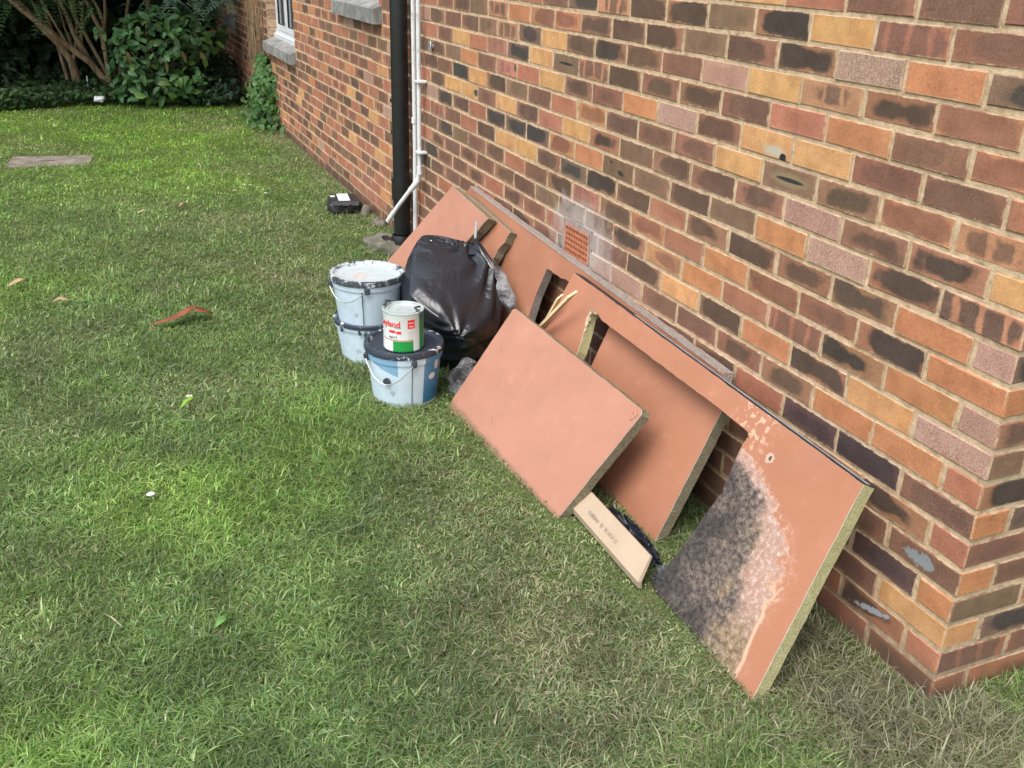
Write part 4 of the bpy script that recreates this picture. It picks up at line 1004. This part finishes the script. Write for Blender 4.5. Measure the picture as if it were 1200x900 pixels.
def tin():
    t = empty('paint_tin', (-.668, 2.052, .2275), 'small white and green paint tin with red lettering, on the dark bucket lid', 'tin')
    r = .077; h = .150
    k = NT('tin_label', .28, .5); p = k.obj(); q = k.xyz(p); ang = k.math('ARCTAN2', q[1], q[0]); z = q[2]
    base = (.62, .67, .66, 1)
    g = k.math('MULTIPLY', k.smooth(ang, -2.42, -2.41), k.math('MULTIPLY', k.smooth(ang, -1.36, -1.37), k.smooth(z, .044, .043)))
    gs = k.math('MULTIPLY', k.smooth(ang, -.98, -.97), k.smooth(ang, -.50, -.51))
    col = k.mix(g, base, (.015, .26, .05)); col = k.mix(gs, col, (.015, .26, .05))
    ln = k.math('MULTIPLY', k.math('MULTIPLY', k.smooth(z, .0445, .045), k.smooth(z, .0485, .048)), k.smooth(ang, -1.36, -1.37)); col = k.mix(ln, col, (.45, .08, .04))
    # red badge
    bd = k.math('MULTIPLY', k.math('MULTIPLY', k.smooth(ang, -1.66, -1.655), k.smooth(ang, -1.27, -1.275)), k.math('MULTIPLY', k.smooth(z, .092, .093), k.smooth(z, .128, .127))); col = k.mix(bd, col, (.75, .04, .05))
    # small print columns
    cx = k.n('CombineXYZ'); k.set(cx.inputs[0], k.math('MULTIPLY', ang, 16)); k.set(cx.inputs[1], k.math('MULTIPLY', k.math('FLOOR', k.math('MULTIPLY', z, 170)), 3.1))
    w = k.noise(cx.outputs[0], 2.5, 2, .8); rw = k.smooth(k.math('ABSOLUTE', k.math('SUBTRACT', k.math('FRACT', k.math('MULTIPLY', z, 170)), .5)), .26, .2)
    zone = k.math('ADD', k.math('MULTIPLY', k.math('MULTIPLY', k.smooth(ang, -1.62, -1.61), k.smooth(ang, -1.38, -1.39)), k.math('MULTIPLY', k.smooth(z, .05, .051), k.smooth(z, .085, .084))), k.math('MULTIPLY', k.math('MULTIPLY', k.smooth(ang, -.80, -.79), k.smooth(ang, -.4, -.41)), k.smooth(z, .12, .118)), clamp=True)
    col = k.mix(k.math('MULTIPLY', k.math('MULTIPLY', rw, k.smooth(w, .42, .5)), k.math('MULTIPLY', zone, .6)), col, (.25, .3, .32))
    n = k.noise(p, 40, 4, .6, .5); col = k.mix(k.smooth(n, .70, .72, 0, .8), col, (.62, .66, .66)); k.col(col)
    m = MB(); m.lathe([(.001, .004), (r-.003, .004), (r-.001, .001), (r, .005), (r-.001, .009), (r-.001, h-.010), (r+.0005, h-.006), (r+.0015, h-.002)], 64); m.build('body', k.m, t, smooth=True)
    TM = simple('pale_tin_metal', (.50, .58, .58), .3, .1, 30, .05, .5, .15)
    m = MB(); m.lathe([(r+.0015, h-.003), (r+.002, h+.001), (r-.001, h+.0025), (r-.005, h+.001), (r-.007, h-.005), (r-.013, h-.005), (r-.014, h+.0005), (r-.020, h), (r-.022, h-.005), (.03, h-.006), (.001, h-.006)], 64); m.build('lid', TM, t, smooth=True)
    def word(txt, size, z, a0, c, bold=0.0, name='lettering'):
        cu = bpy.data.curves.new('t', 'FONT'); cu.body = txt; cu.size = size; cu.offset = bold
        o = bpy.data.objects.new('t', cu); C.objects.link(o); dg = bpy.context.evaluated_depsgraph_get(); me = bpy.data.meshes.new_from_object(o.evaluated_get(dg)); C.objects.unlink(o); bpy.data.objects.remove(o)
        bm = bmesh.new(); bm.from_mesh(me); bmesh.ops.triangulate(bm, faces=bm.faces[:]); bmesh.ops.subdivide_edges(bm, edges=[e for e in bm.edges if e.calc_length() > .004], cuts=2)
        bmesh.ops.triangulate(bm, faces=bm.faces[:])
        for v in bm.verts:
            a = a0+v.co.x/r; v.co = Vector(((r+.0006)*math.cos(a), (r+.0006)*math.sin(a), z+v.co.y))
        bm.to_mesh(me); bm.free(); me.name = name; me.materials.clear(); link(name, me, c, t)
    RED = simple('red_ink', (.72, .03, .05), .5, 0, 10, 0); GRY = simple('ink', (.12, .13, .15), .5, 0, 10, 0); WH = simple('white_ink', (.85, .85, .85), .5, 0, 10, 0)
    word('Leyland', .033, .100, -3.32, RED, .0007)
    word('TRADE', .009, .0945, -2.35, GRY)
    word('PAINT', .0085, .113, -1.61, WH); word('MIX', .0105, .098, -1.59, WH)
    m = MB()
    for a0_, a1_, z in ((-2.62, -2.28, .076), (-2.22, -1.98, .074)):
        n_ = 10; V = []; 
        for i in range(n_+1):
            a = a0_+(a1_-a0_)*i/n_; V += [((r+.0005)*math.cos(a), (r+.0005)*math.sin(a), z), ((r+.0005)*math.cos(a), (r+.0005)*math.sin(a), z+.010)]
        m.add(V, [(2*i, 2*i+2, 2*i+3, 2*i+1) for i in range(n_)])
    m.build('red_bar', RED, t)
    word('MATT', .013, .054, -2.62, GRY, .0003)
    # handle: dark bail with ears
    m = MB(); m.tube([(.055, -.035, h+.012), (.03, -.05, h+.016), (.045, -.066, h-.005), (.055, -.062, h-.022)], [.004, .005, .0045, .007], 8)
    m.tube([(-.062, .04, h+.004), (-.05, .055, h+.016), (-.03, .062, h+.012)], [.006, .006, .005], 8); m.build('handle', DRIP, t)
tin()

# ------------------------------------------------------------ bits on the lawn
def rock(name, loc, size, label, cat, mat, seed, sub=3, amp=.35, box=0.):
    from mathutils import noise as mn
    bm = bmesh.new(); bmesh.ops.create_icosphere(bm, subdivisions=sub, radius=1)
    for v in bm.verts:
        p = v.co.normalized(); 
        if box: mx = max(abs(p.x), abs(p.y), abs(p.z)); p = p*(1-box)+p/mx*box
        d = 1+amp*mn.noise(p*1.8+Vector((seed, 0, 0)))+amp*.35*mn.noise(p*6+Vector((seed, 0, 0)))
        v.co = Vector((p.x*size[0]*d, p.y*size[1]*d, max(-.1, p.z*size[2]*d)))
    for f in bm.faces: f.smooth = box == 0
    me = bpy.data.meshes.new(name); bm.to_mesh(me); bm.free(); o = link(name, me, mat, None, loc); return tag(o, label, cat)
CONC = simple('mossy_concrete', (.19, .18, .14), .95, .25, 14, .8, .2)
rock('concrete_lump', (-.155, 4.10, .015), (.13, .17, .05), 'flat grey concrete lump in the grass below the black downpipe', 'stone', CONC, 3)
rock('rubble_piece', (-.045, 4.62, .0), (.05, .07, .04), 'small mossy rubble piece at the wall foot left of the downpipe', 'stone', CONC, 9)
rock('rubble_piece', (-.06, 4.86, .01), (.04, .04, .06), 'pale upright rubble piece beside the dark block', 'stone', CONC, 12)
def dark_block():
    t = empty('dark_block', (-.165, 5.05, 0), 'black plastic block with white paint on top, lying by the wall foot', 'block')
    t.rotation_euler = (0, 0, math.radians(-8))
    m = MB(); m.box((-.105, -.13, 0), (.105, .13, .085), ch=.022); o = m.build('block', simple('dull_black_plastic', (.028, .03, .034), .55, .3, 25, .5), t)
    for v in o.data.vertices: v.co.x += random.uniform(-.014, .014); v.co.y += random.uniform(-.012, .012); v.co.z += random.uniform(-.003, .0)
    m = MB(); m.box((-.04, -.10, .086), (.035, .10, .088)); m.box((-.085, .01, .0862), (-.055, .06, .0878)); m.build('paint_patch', simple('dry_white_paint', (.62, .66, .70), .6), t)
    m = MB(); m.tube([(.03, -.134, .045), (.03, -.13, .045)], .022, 12); m.tube([(-.03, -.134, .045), (-.03, -.13, .045)], .022, 12); m.build('recess_shade', simple('recess_shade_black', (.008, .008, .009), .8), t)  # shade of two round recesses, painted as flat near-black discs
dark_block()
def slab():
    m = MB(); m.box((-.30, -.20, -.02), (.30, .20, .012), ch=.004)
    k = NT('old_cover_concrete', .95, .1); p = k.obj(); a = k.noise(p, 10, 5, .65); b = k.noise(p, 90, 4, .7)
    k.col(k.ramp(a, [(.3, (.13, .11, .085)), (.5, (.20, .18, .145)), (.7, (.30, .27, .23))])); k.bump(b, .8, .01)
    t = empty('drain_cover', (-1.975, 7.17, 0), 'flat worn concrete drain cover set in the lawn', 'cover'); t.rotation_euler = (0, 0, math.radians(-6))
    m.build('slab', k.m, t); m = MB(); m.box((-.07, -.02, .0125), (.03, .0, .0135)); m.build('lifting_slot', simple('slot_brown', (.04, .03, .02), .9), t)  # slot drawn as a thin dark brown strip on the slab
slab()
def strip_leaf(name, loc, pts, widths, col, label, cat, rot=0, grp=None, rise=.004):
    """curled leaf or ribbon with a raised rib"""
    V = []; F = []; n = len(pts)
    for i, (p, w) in enumerate(zip(pts, widths)):
        p = Vector(p); t = (Vector(pts[min(i+1, n-1)])-Vector(pts[max(i-1, 0)])); t.z = 0; t.normalize(); s = Vector((-t.y, t.x, 0))
        V += [p-s*w+Vector((0, 0, rise)), p, p+s*w+Vector((0, 0, rise))]
    for i in range(n-1): F += [(3*i, 3*i+3, 3*i+4, 3*i+1), (3*i+1, 3*i+4, 3*i+5, 3*i+2)]
    k = simple(name+'_skin', col, .6, .2, 30, .3)
    o = pyd(name, V, F, k, None, loc, True); o.rotation_euler = (0, 0, rot); tag(o, label, cat, grp)
    md = o.modifiers.new('thickness', 'SOLIDIFY'); md.thickness = .0015; return o
strip_leaf('rust_strip', (-1.39, 3.13, .038), [(-.14, -.035, .0), (-.09, -.022, .004), (-.03, -.002, .012), (.02, .026, .022), (.05, .05, .034), (.07, .036, .028), (.10, .034, .018), (.14, .024, .004)], [.003, .015, .021, .023, .024, .030, .022, .003], (.26, .085, .04), 'long rust-brown curled strip lying on the lawn', 'strip')
strip_leaf('fallen_leaf', (-2.085, 3.86, .04), [(-.05, 0, .0), (-.02, .012, .012), (.02, .03, .02), (.045, .06, .01)], [.003, .018, .02, .002], (.42, .30, .17), 'tan curled dead leaf at the left lawn edge', 'leaf', .2)
strip_leaf('fallen_leaf', (-1.895, 3.55, .04), [(-.035, 0, .0), (-.01, .01, .01), (.015, .0, .01), (.035, -.01, .0)], [.002, .013, .014, .002], (.55, .38, .26), 'small pinkish dead leaf right of the tan one', 'leaf', 0)
strip_leaf('fallen_leaf', (-1.415, 5.2, .035), [(-.04, 0, 0), (0, .01, .01), (.04, 0, 0)], [.002, .012, .002], (.60, .50, .34), 'pale dead leaf on the lawn far off between the leaves and daisies', 'leaf', .3)
strip_leaf('fallen_leaf', (-1.16, 5.35, .03), [(-.05, 0, 0), (0, .01, .01), (.05, .01, 0)], [.002, .013, .002], (.42, .30, .17), 'brown dead leaf on the lawn beyond the rust-brown strip', 'leaf', .9)
strip_leaf('weed_leaf', (-1.46, 2.215, .03), [(-.03, -.03, 0), (-.01, -.01, .014), (.015, .01, .018), (.03, .03, .01)], [.002, .009, .010, .002], (.22, .42, .04), 'bright yellow-green weed leaf under the small daisy', 'leaf')
strip_leaf('weed_leaf', (-1.52, .86, .03), [(-.02, -.02, 0), (0, 0, .008), (.02, .02, 0)], [.002, .013, .002], (.14, .30, .07), 'small pale green weed leaf in the near lawn', 'leaf')
def daisies():
    WHT = simple('petal_white', (.80, .80, .76), .6, .03, 10, 0); YEL = simple('disc_yellow', (.65, .45, .05), .7)
    spots = [(-1.45, 2.27, 'lone white daisy beside the bright green weed leaf', 1.), (-.735, 5.75, None, 1), (-.70, 5.82, None, 1), (-.66, 5.80, None, 1), (-.615, 5.72, None, 1), (-.60, 5.62, None, 1), (-.56, 5.95, None, 1), (-.44, 5.92, None, 1), (-.38, 5.55, None, 1), (-.79, 5.66, None, 1), (-.60, 5.52, None, 1)]
    first = None
    for x, y, lab, s in spots:
        lab = lab or 'tiny white daisy in the loose cluster on the lawn left of the dark block'
        if first is None:
            t = empty('daisy', (x, y, .034), lab, 'flower'); m = MB()
            for k in range(9):
                a = k*2*math.pi/9; c, q = math.cos(a), math.sin(a); c2, q2 = math.cos(a+.28), math.sin(a+.28); c3, q3 = math.cos(a-.28), math.sin(a-.28)
                m.add([(.002*c, .002*q, .003), (.009*c2, .009*q2, .005), (.014*c, .014*q, .004), (.009*c3, .009*q3, .005)], [(0, 3, 2, 1), (0, 1, 2, 3)][:1])
            p1 = m.build('petals', WHT, t); m = MB(); m.lathe([(.0045, .003), (.004, .0065), (.001, .0075)], 10); p2 = m.build('disc', YEL, t)
            m = MB(); m.tube([(0, 0, -.035), (0, 0, .003)], .0012, 5); p3 = m.build('stem', simple('stem_green', (.12, .22, .04), .6), t); first = (t, p1, p2, p3)
        else:
            t = first[0].copy(); C.objects.link(t); t.location = (x, y, .034); t['label'] = lab; t['group'] = 'daisies left of the dark block'
            t.rotation_euler = (random.uniform(-.3, .3), random.uniform(-.3, .3), random.random()*6)
            for p in first[1:]: q = p.copy(); C.objects.link(q); q.parent = t
daisies()
rock('white_scrap', (-1.638, 1.585, .028), (.014, .009, .006), 'tiny white scrap on the near lawn', 'scrap', simple('scrap_white', (.8, .82, .82), .6), 4, 2)
rock('white_scrap', (-1.52, 10.05, .08), (.055, .03, .03), 'crumpled white litter under the dark hedge', 'scrap', simple('litter_white', (.75, .77, .82), .5), 14, 3, .7)
st = MB(); st.tube([(0, 0, 0), (.01, 0, .25)], .006, 6); tag(st.build('white_cane', simple('cane_white', (.7, .7, .68), .5), None, (-1.62, 10.6, .0)), 'thin white cane stuck in the ground beside the tree stems', 'cane')

# ------------------------------------------------------------ plants
def leaves(P, N, size, cols, ratio=.5, rngs=rng, droop=.15, up=None):
    """oval leaves: P centres, N facing normals, size lengths -> V, F, cols (6 verts, 4 quads/tris)"""
    n = len(P); N = N/np.linalg.norm(N, axis=1, keepdims=True)
    a = rngs.normal(size=(n, 3)) if up is None else up + .35*rngs.normal(size=(n, 3))
    t = a-(a*N).sum(1, keepdims=True)*N; t /= np.linalg.norm(t, axis=1, keepdims=True); s = np.cross(N, t)
    L = size[:, None]; w = L*ratio*.5; dn = -N*L*droop; fo = N*L*.07
    V = np.stack([P-t*L*.5, P-t*L*.2-s*w+fo, P-t*L*.1, P-t*L*.2+s*w+fo, P+t*L*.22-s*w*.8+fo+dn*.4, P+t*L*.22+dn*.4, P+t*L*.22+s*w*.8+fo+dn*.4, P+t*L*.5+dn], 1)
    b = (np.arange(n)*8)[:, None]
    F = np.concatenate([b+np.array([f]) for f in ([0, 1, 2], [0, 2, 3], [1, 4, 5], [1, 5, 2], [2, 5, 6], [2, 6, 3], [4, 7, 5], [5, 7, 6])])
    return V.reshape(-1, 3), F, np.repeat(cols, 8, 0)
def lcol(n, base, var=.35):
    c = np.array(base)[None]*(1+var*(rng.random((n, 1))-.5)*2); c[:, 0] *= 1+.3*(rng.random(n)-.3); return c
BARK = NT('pale_bark', .85, .2); p = BARK.obj(); a_ = BARK.noise(BARK.map(p, (14, 14, 4)), 1, 5, .65)
BARK.col(BARK.ramp(a_, [(.3, (.12, .075, .04)), (.5, (.26, .18, .105)), (.7, (.40, .31, .20))])); BARK.bump(a_, .7, .01); BARK = BARK.m
DBARK = simple('dark_bark', (.06, .045, .03), .9, .3, 12, .6)
def lean_to(p, q, L): # continue a limb upward out of the picture
    p, q = np.array(p), np.array(q); d = (q-p)/np.linalg.norm(q-p); return (q+d*L).tolist()
def blob_points(n, c, r, shell=.55):
    d = rng.normal(size=(n, 3)); d /= np.linalg.norm(d, axis=1, keepdims=True); k = (shell+(1-shell)*rng.random((n, 1)))
    bump = 1+.22*np.sin(d[:, :1]*5+c[0]*3)*np.cos(d[:, 1:2]*6+c[1])+.15*np.sin(d[:, 2:]*9)
    return np.array(c)+d*k*np.array(r)*bump, d
def tree(label, base_pts, limbs, shade_crown, ncrown, lsize, base, bark=BARK, name='garden_tree', fan=(.035, .018)):
    o0 = base_pts
    t = empty(name, o0, label, 'tree'); O = np.array(o0)
    for i, (pts, r0, r1) in enumerate(limbs):
        pts = [tuple(np.array(q)-O) for q in pts]; n = len(pts); m = MB()
        m.tube(pts, [r0+(r1-r0)*k/(n-1) for k in range(n)], 10); m.build('trunk' if i == 0 else 'limb', bark, t, smooth=True)
    Ps = []; Ns = []
    for c, r in shade_crown:
        P, d = blob_points(ncrown, c, r, .45); Ps.append(P); Ns.append(d+np.array([0, 0, .7]))
    P = np.concatenate(Ps); N = np.concatenate(Ns)+.4*rng.normal(size=P.shape)
    V, F, cc = leaves(P-O, N, lsize*(.6+.8*rng.random(len(P))), lcol(len(P), base), .42)
    o = fastmesh('shade_crown', V, F, LEAF, t, cc)  # leaf canopy above the view, added to keep skylight off the back corner
    return t
# stems fanning from the dark corner (left of the big-leaved shrub)
A = [(-1.72, 11.0, -.05), (-1.72, 11.0, .15), (-1.74, 11.0, .36), (-1.84, 11.05, .54), (-1.95, 11.1, .66), (-2.3, 11.2, 1.1), (-2.7, 11.3, 2.0)]
A2 = [(-1.74, 11.0, .33), (-1.68, 10.98, .5), (-1.63, 10.95, .75), (-1.62, 10.95, 1.1), (-1.55, 11.0, 2.2)]
tree('pale multi-stemmed tree, thick leftmost trunk in the dark corner', (-1.72, 11.0, 0), [(A, .052, .03), (A2, .022, .016), ([(-1.80, 11.1, .05), (-1.86, 11.15, .5), (-1.98, 11.3, 1.1), (-2.1, 11.4, 2.4)], .02, .014)],
     [((-2.6, 11.2, 2.2), (1.3, 1.2, .7)), ((-1.4, 11.6, 2.7), (1.2, 1.2, .8)), ((-3.6, 10.9, 2.6), (1.2, 1.1, .9))], 4600, .17, (.035, .07, .025))
Dg = [(-1.28, 10.8, -.03), (-1.41, 10.8, .15), (-1.55, 10.8, .36), (-1.75, 10.8, .54), (-1.99, 10.8, .76), (-2.14, 10.8, .9), (-2.35, 10.8, 1.12), (-3.0, 10.8, 1.9)]
Cc = [(-1.43, 10.82, .18), (-1.54, 10.85, .34), (-1.62, 10.85, .54), (-1.68, 10.85, .66), (-1.72, 10.85, .84), (-1.79, 10.85, 1.05), (-1.95, 10.9, 2.0)]
Dd = [(-1.36, 10.85, .12), (-1.46, 10.9, .39), (-1.56, 10.9, .64), (-1.65, 10.9, .84), (-1.68, 10.9, 1.05), (-1.75, 10.9, 2.0)]
extra = [([(-1.75, 10.8, .52), (-1.82, 10.8, .7), (-1.95, 10.8, 1.0), (-2.2, 10.8, 1.9)], .016, .01), ([(-1.86, 10.8, .62), (-1.98, 10.85, .82), (-2.06, 10.85, 1.05), (-2.3, 10.9, 2.)], .014, .01), ([(-1.62, 10.85, .5), (-1.60, 10.9, .7), (-1.52, 10.95, 1.05), (-1.4, 11, 2.)], .017, .011),
         ([(-1.70, 10.83, .48), (-1.76, 10.85, .72), (-1.80, 10.85, 1.05), (-1.9, 10.9, 2.)], .012, .009), ([(-1.60, 10.83, .40), (-1.68, 10.85, .62), (-1.74, 10.85, .9), (-1.8, 10.9, 2.)], .012, .009)]
tree('pale stems fanning from one foot, one crossing low to the left', (-1.28, 10.8, 0), [(Dg, .038, .028), (Cc, .028, .02), (Dd, .022, .015)] + extra,
     [((-1.9, 10.2, 2.3), (1.1, 1.0, .6)), ((-.9, 10.9, 2.5), (1.2, 1.1, .7)), ((-3.0, 10.2, 2.4), (1.0, .9, .6))], 4400, .16, (.035, .07, .025))
Ee = [(-1.36, 10.8, 0), (-1.38, 10.8, .18), (-1.39, 10.8, .53), (-1.41, 10.8, .72), (-1.46, 10.8, .84), (-1.52, 10.8, 1.05), (-1.6, 10.8, 2.)]
Ff = [(-1.40, 10.85, .5), (-1.36, 10.9, .75), (-1.40, 10.9, .92), (-1.46, 10.9, 1.05), (-1.5, 11, 2.)]
F2 = [(-1.36, 10.9, .7), (-1.33, 10.9, .9), (-1.32, 10.9, 1.05), (-1.25, 11, 2.)]
F3 = [(-1.28, 11.0, .1), (-1.2, 11.0, .5), (-1.12, 11.0, .8), (-1.06, 11.0, 1.05), (-.9, 11, 2.)]
F4 = [(-.95, 11.3, .1), (-.90, 11.3, .6), (-.84, 11.3, 1.05), (-.7, 11.3, 2.)]
tree('upright pale stems right behind the big-leaved shrub', (-1.36, 10.8, 0), [(Ee, .026, .02), (Ff, .022, .014), (F2, .018, .012), (F3, .024, .018), (F4, .03, .022), ([(-.35, 11.6, 0), (-.32, 11.6, .6), (-.22, 11.6, 1.1), (0, 11.6, 2.2)], .035, .03)],
     [((-.5, 10.2, 2.2), (1.0, 1.0, .55)), ((-.2, 11.8, 2.4), (1.0, 1.0, .7))], 4200, .16, (.035, .07, .025))

def shrub():
    t = empty('big_leaved_shrub', (-.86, 10.05, 0), 'rounded shrub with broad glossy green leaves at the lawn edge', 'shrub')
    O = np.array([-.86, 10.05, 0]); Ps = []; Ns = []
    for c, r, n in (((-.84, 10.05, .66), (.56, .45, .30), 330), ((-1.10, 9.98, .50), (.30, .35, .30), 150), ((-.50, 10.0, .72), (.34, .35, .20), 130), ((-.95, 9.95, .22), (.42, .35, .22), 190), ((-.62, 9.82, .26), (.22, .2, .14), 70), ((-.75, 10.1, .86), (.33, .3, .13), 90)):
        P, d = blob_points(n, c, r, .75); Ps.append(P); Ns.append(d*.8+np.array([-.1, -.45, .75]))
    P = np.concatenate(Ps); N = np.concatenate(Ns)+.42*rng.normal(size=P.shape); k = P[:, 2] > .04; P, N = P[k], N[k]
    c = lcol(len(P), (.05, .125, .045), .35); c[rng.random(len(P)) < .15] *= np.array([1.5, 1.35, .7]); c[rng.random(len(P)) < .008] = (.25, .13, .04)
    sz = .108*(.65+.6*rng.random(len(P)))
    # front-most leaves are parts of their own
    dist = np.linalg.norm(P-CAM, axis=1); order = np.argsort(dist-.3*P[:, 2]); front = order[:170]; rest = order[170:]
    for i in front:
        V, F, cc = leaves(np.zeros((1, 3)), N[i:i+1], sz[i:i+1], c[i:i+1], .5, droop=.22); fastmesh('leaf', V, F, LEAF, t, cc, Vector(P[i]-O), True)
    V, F, cc = leaves(P[rest]-O, N[rest], sz[rest], c[rest], .52); o = fastmesh('inner_foliage', V, F, LEAF, t, cc, smooth=True); tag(o, kind='stuff')
    m = MB()
    for a, b in (((0, 0, 0), (-.1, 0, .6)), ((.02, 0, 0), (.15, .02, .7)), ((.0, .03, 0), (.32, -.02, .66)), ((0, 0, .1), (-.3, -.05, .55)), ((.05, 0, 0), (.30, .05, .3))): m.tube([a, tuple((np.array(a)+np.array(b))/2+np.array([.03, 0, .03])), b], [.014, .011, .006], 7)
    m.build('stem', BARK, t)
    # drooping dead leaves
    for q, r_ in (((-.33, -.25, .50), .16), ((.20, -.30, .52), .14), ((.40, -.28, .50), .17), ((.02, -.3, .42), .12)):
        V, F, cc = leaves(np.zeros((1, 3)), np.array([[-.3, -1., .1]]), np.array([r_]), np.array([[.20, .16, .06]]), .3, up=np.array([[.1, 0, -1.]])); fastmesh('hanging_leaf', V, F, LEAF, t, cc, q)
shrub()
def mass(name, label, cat, blobs, n, size, col, ratio=.5, kind=None, up=.5, extra=None):
    Ps = []; Ns = []
    tot = sum(r[0]*r[1]+r[1]*r[2]+r[0]*r[2] for _, r in blobs)
    for c, r in blobs:
        P, d = blob_points(max(20, int(n*(r[0]*r[1]+r[1]*r[2]+r[0]*r[2])/tot)), c, r, .5); Ps.append(P); Ns.append(d+np.array([0, -.3, up]))
    P = np.concatenate(Ps); N = np.concatenate(Ns)+.45*rng.normal(size=P.shape); k = (P[:, 2] > .01) & ~((P[:, 0] > -.02) & (P[:, 1] < WALL_Y+.3)); P, N = P[k], N[k]
    V, F, cc = leaves(P, N, size*(.6+.8*rng.random(len(P))), lcol(len(P), col, .45), ratio)
    o = fastmesh(name, V, F, LEAF, None, cc); tag(o, label, cat, kind=kind); return o
# hedge: leaf mass round dark stems
hb = []
for i in range(46):
    x = -9+i*.22+rng.random()*.2; hb += [((x, 12.6+rng.random()*.8, z+.3*rng.random()), (.75, .6, .65)) for z in (.4, 1.3, 2.3, 3.3)]  # upper tiers stand above the view, added to block skylight
mass('evergreen_hedge', 'tall dark evergreen hedge closing the garden behind the stems', 'hedge', hb, 70000, .16, (.020, .042, .017))
hb = [((-9+i*.55+.2*rng.random(), 11.9+.4*rng.random(), .45+.5*rng.random()), (.6, .45, .55)) for i in range(12)] + [((-2.55, 11.2, .35), (.45, .4, .38)), ((-2.9, 11.0, .5), (.5, .4, .45)), ((-3.3, 10.8, .6), (.5, .4, .5))]
mass('low_dark_shrub', 'dark small-leaved shrub at the left end, below the stems', 'shrub', hb, 9000, .07, (.03, .062, .028))
# ground cover strip in front
n = 5200; gx = -3.6+3.55*rng.random(n); gy = 9.95+.12*np.sin(gx*3)+1.6*rng.random(n)**1.6; P = np.stack([gx, gy, .02+.14*rng.random(n)*(.4+fbm(gx, gy, 2.5, 12))+.05*(gy-9.9)], -1)
V, F, cc = leaves(P, np.array([0, -.35, 1.])+.5*rng.normal(size=P.shape), .035+.04*rng.random(n), lcol(n, (.04, .085, .03), .5), .8)
tag(fastmesh('ivy_ground_cover', V, F, LEAF, None, cc), 'low ivy and weeds carpeting the shade under the shrubs', 'ground cover', kind='stuff')
mass('fern_clump', 'dark leafy clump in the shade right of the big-leaved shrub', 'shrub', [((-.32, 9.9, .14), (.26, .35, .17)), ((-.2, 10.6, .25), (.2, .5, .3)), ((-.45, 10.3, .2), (.2, .3, .25))], 1500, .06, (.026, .058, .03))
def ivy():
    t = empty('wall_ivy', (-.02, 8.45, 0), 'green ivy and dry brown stems climbing the wall below the far window', 'ivy'); O = np.array([-.02, 8.45, 0])
    n = 950; z = rng.random(n)**1.2*.62; y = 8.50+(.42-.42*z)*rng.normal(size=n)*.7+z*.25; x = -.02-.26*rng.random(n)**1.6*np.clip(1-1.5*z, .15, 1)
    P = np.stack([x, y, z+.02], -1); V, F, cc = leaves(P-O, np.array([-1., -.6, .5])+.45*rng.normal(size=(n, 3)), .04+.035*rng.random(n), lcol(n, (.055, .13, .035), .4), .8); fastmesh('leaves', V, F, LEAF, t, cc)
    m = MB()
    for i in range(70):
        y0 = 8.62+rng.random()*.75; z0 = rng.random()*.2; zt = .55+rng.random()*.85; pts = []; yy = y0-8.45
        for k in range(7):
            pts.append((-.006-.022*rng.random(), yy, z0+(zt-z0)*k/6)); yy += .05*rng.normal()
        m.tube(pts, .004, 4, cap=False)
    m.build('dry_stems', simple('dry_vine', (.22, .15, .09), .9), t)
ivy()
def pinnate(P, d, L, n, s, out):
    """a frond: leaflets in pairs along a drooping rib"""
    P, d = np.array(P, float), np.array(d, float); d /= np.linalg.norm(d); side = np.cross(d, [0, 0, 1.]); side /= np.linalg.norm(side)
    for i in range(n):
        t = (i+.5)/n; q = P+d*L*t+np.array([0, 0, -.35*L*t*t])
        for sg in (-1, 1): out.append((q+side*sg*s*.5*(1.1-t*.6)+d*s*.15, side*sg+d*.5, s*(1.15-.6*t)))
def fronds():
    t = empty('overhanging_branch', (-.45, 9.6, 1.3), 'dark feathery branch hanging from above, beside the brick wall', 'branch'); O = np.array([-.45, 9.6, 1.3]); out = []
    for k in range(26):
        a = rng.random()*6.28; P0 = np.array([-.45, 9.6, 1.12])+np.array([.35*rng.normal()*.5, .25*rng.normal(), .06*rng.normal()]); pinnate(P0, (math.cos(a), math.sin(a), -.5), .26, 9, .075, out)
    P = np.array([o[0] for o in out]); U = np.array([o[1] for o in out]); sz = np.array([o[2] for o in out])
    k = P[:, 0] < -.03; P, U, sz = P[k], U[k], sz[k]
    V, F, cc = leaves(P-O, np.tile([0, -.5, 1.], (len(P), 1))+.1*rng.normal(size=P.shape), sz, lcol(len(P), (.03, .065, .04), .3), .3, up=U); fastmesh('leaves', V, F, LEAF, t, cc)
    m = MB(); m.tube([(0, .9, 1.2), (0, .4, .3), (0, 0, -.1), (.05, -.1, -.35)], [.02, .014, .009, .004], 7); m.build('stem', DBARK, t)
    t = empty('overhanging_branch', (-1.95, 10.3, 1.3), 'feathery branch hanging in front of the fanning stems at the top left', 'branch'); O = np.array([-1.95, 10.3, 1.3]); out = []
    for k in range(30):
        a = rng.random()*6.28; P0 = np.array([-1.95+.55*(rng.random()-.5)*2, 10.3+.2*rng.normal(), 1.08+.05*rng.normal()]); pinnate(P0, (math.cos(a)*.5, math.sin(a)*.5, -.6), .26, 9, .07, out)
    P = np.array([o[0] for o in out]); U = np.array([o[1] for o in out]); sz = np.array([o[2] for o in out])
    V, F, cc = leaves(P-O, np.tile([0, -.5, 1.], (len(P), 1))+.1*rng.normal(size=P.shape), sz, lcol(len(P), (.045, .095, .035), .3), .3, up=U); fastmesh('leaves', V, F, LEAF, t, cc)
    m = MB(); m.tube([(0, .6, 1.2), (0, .3, .3), (0, 0, -.1)], [.02, .014, .007], 7); m.build('stem', DBARK, t)
fronds()
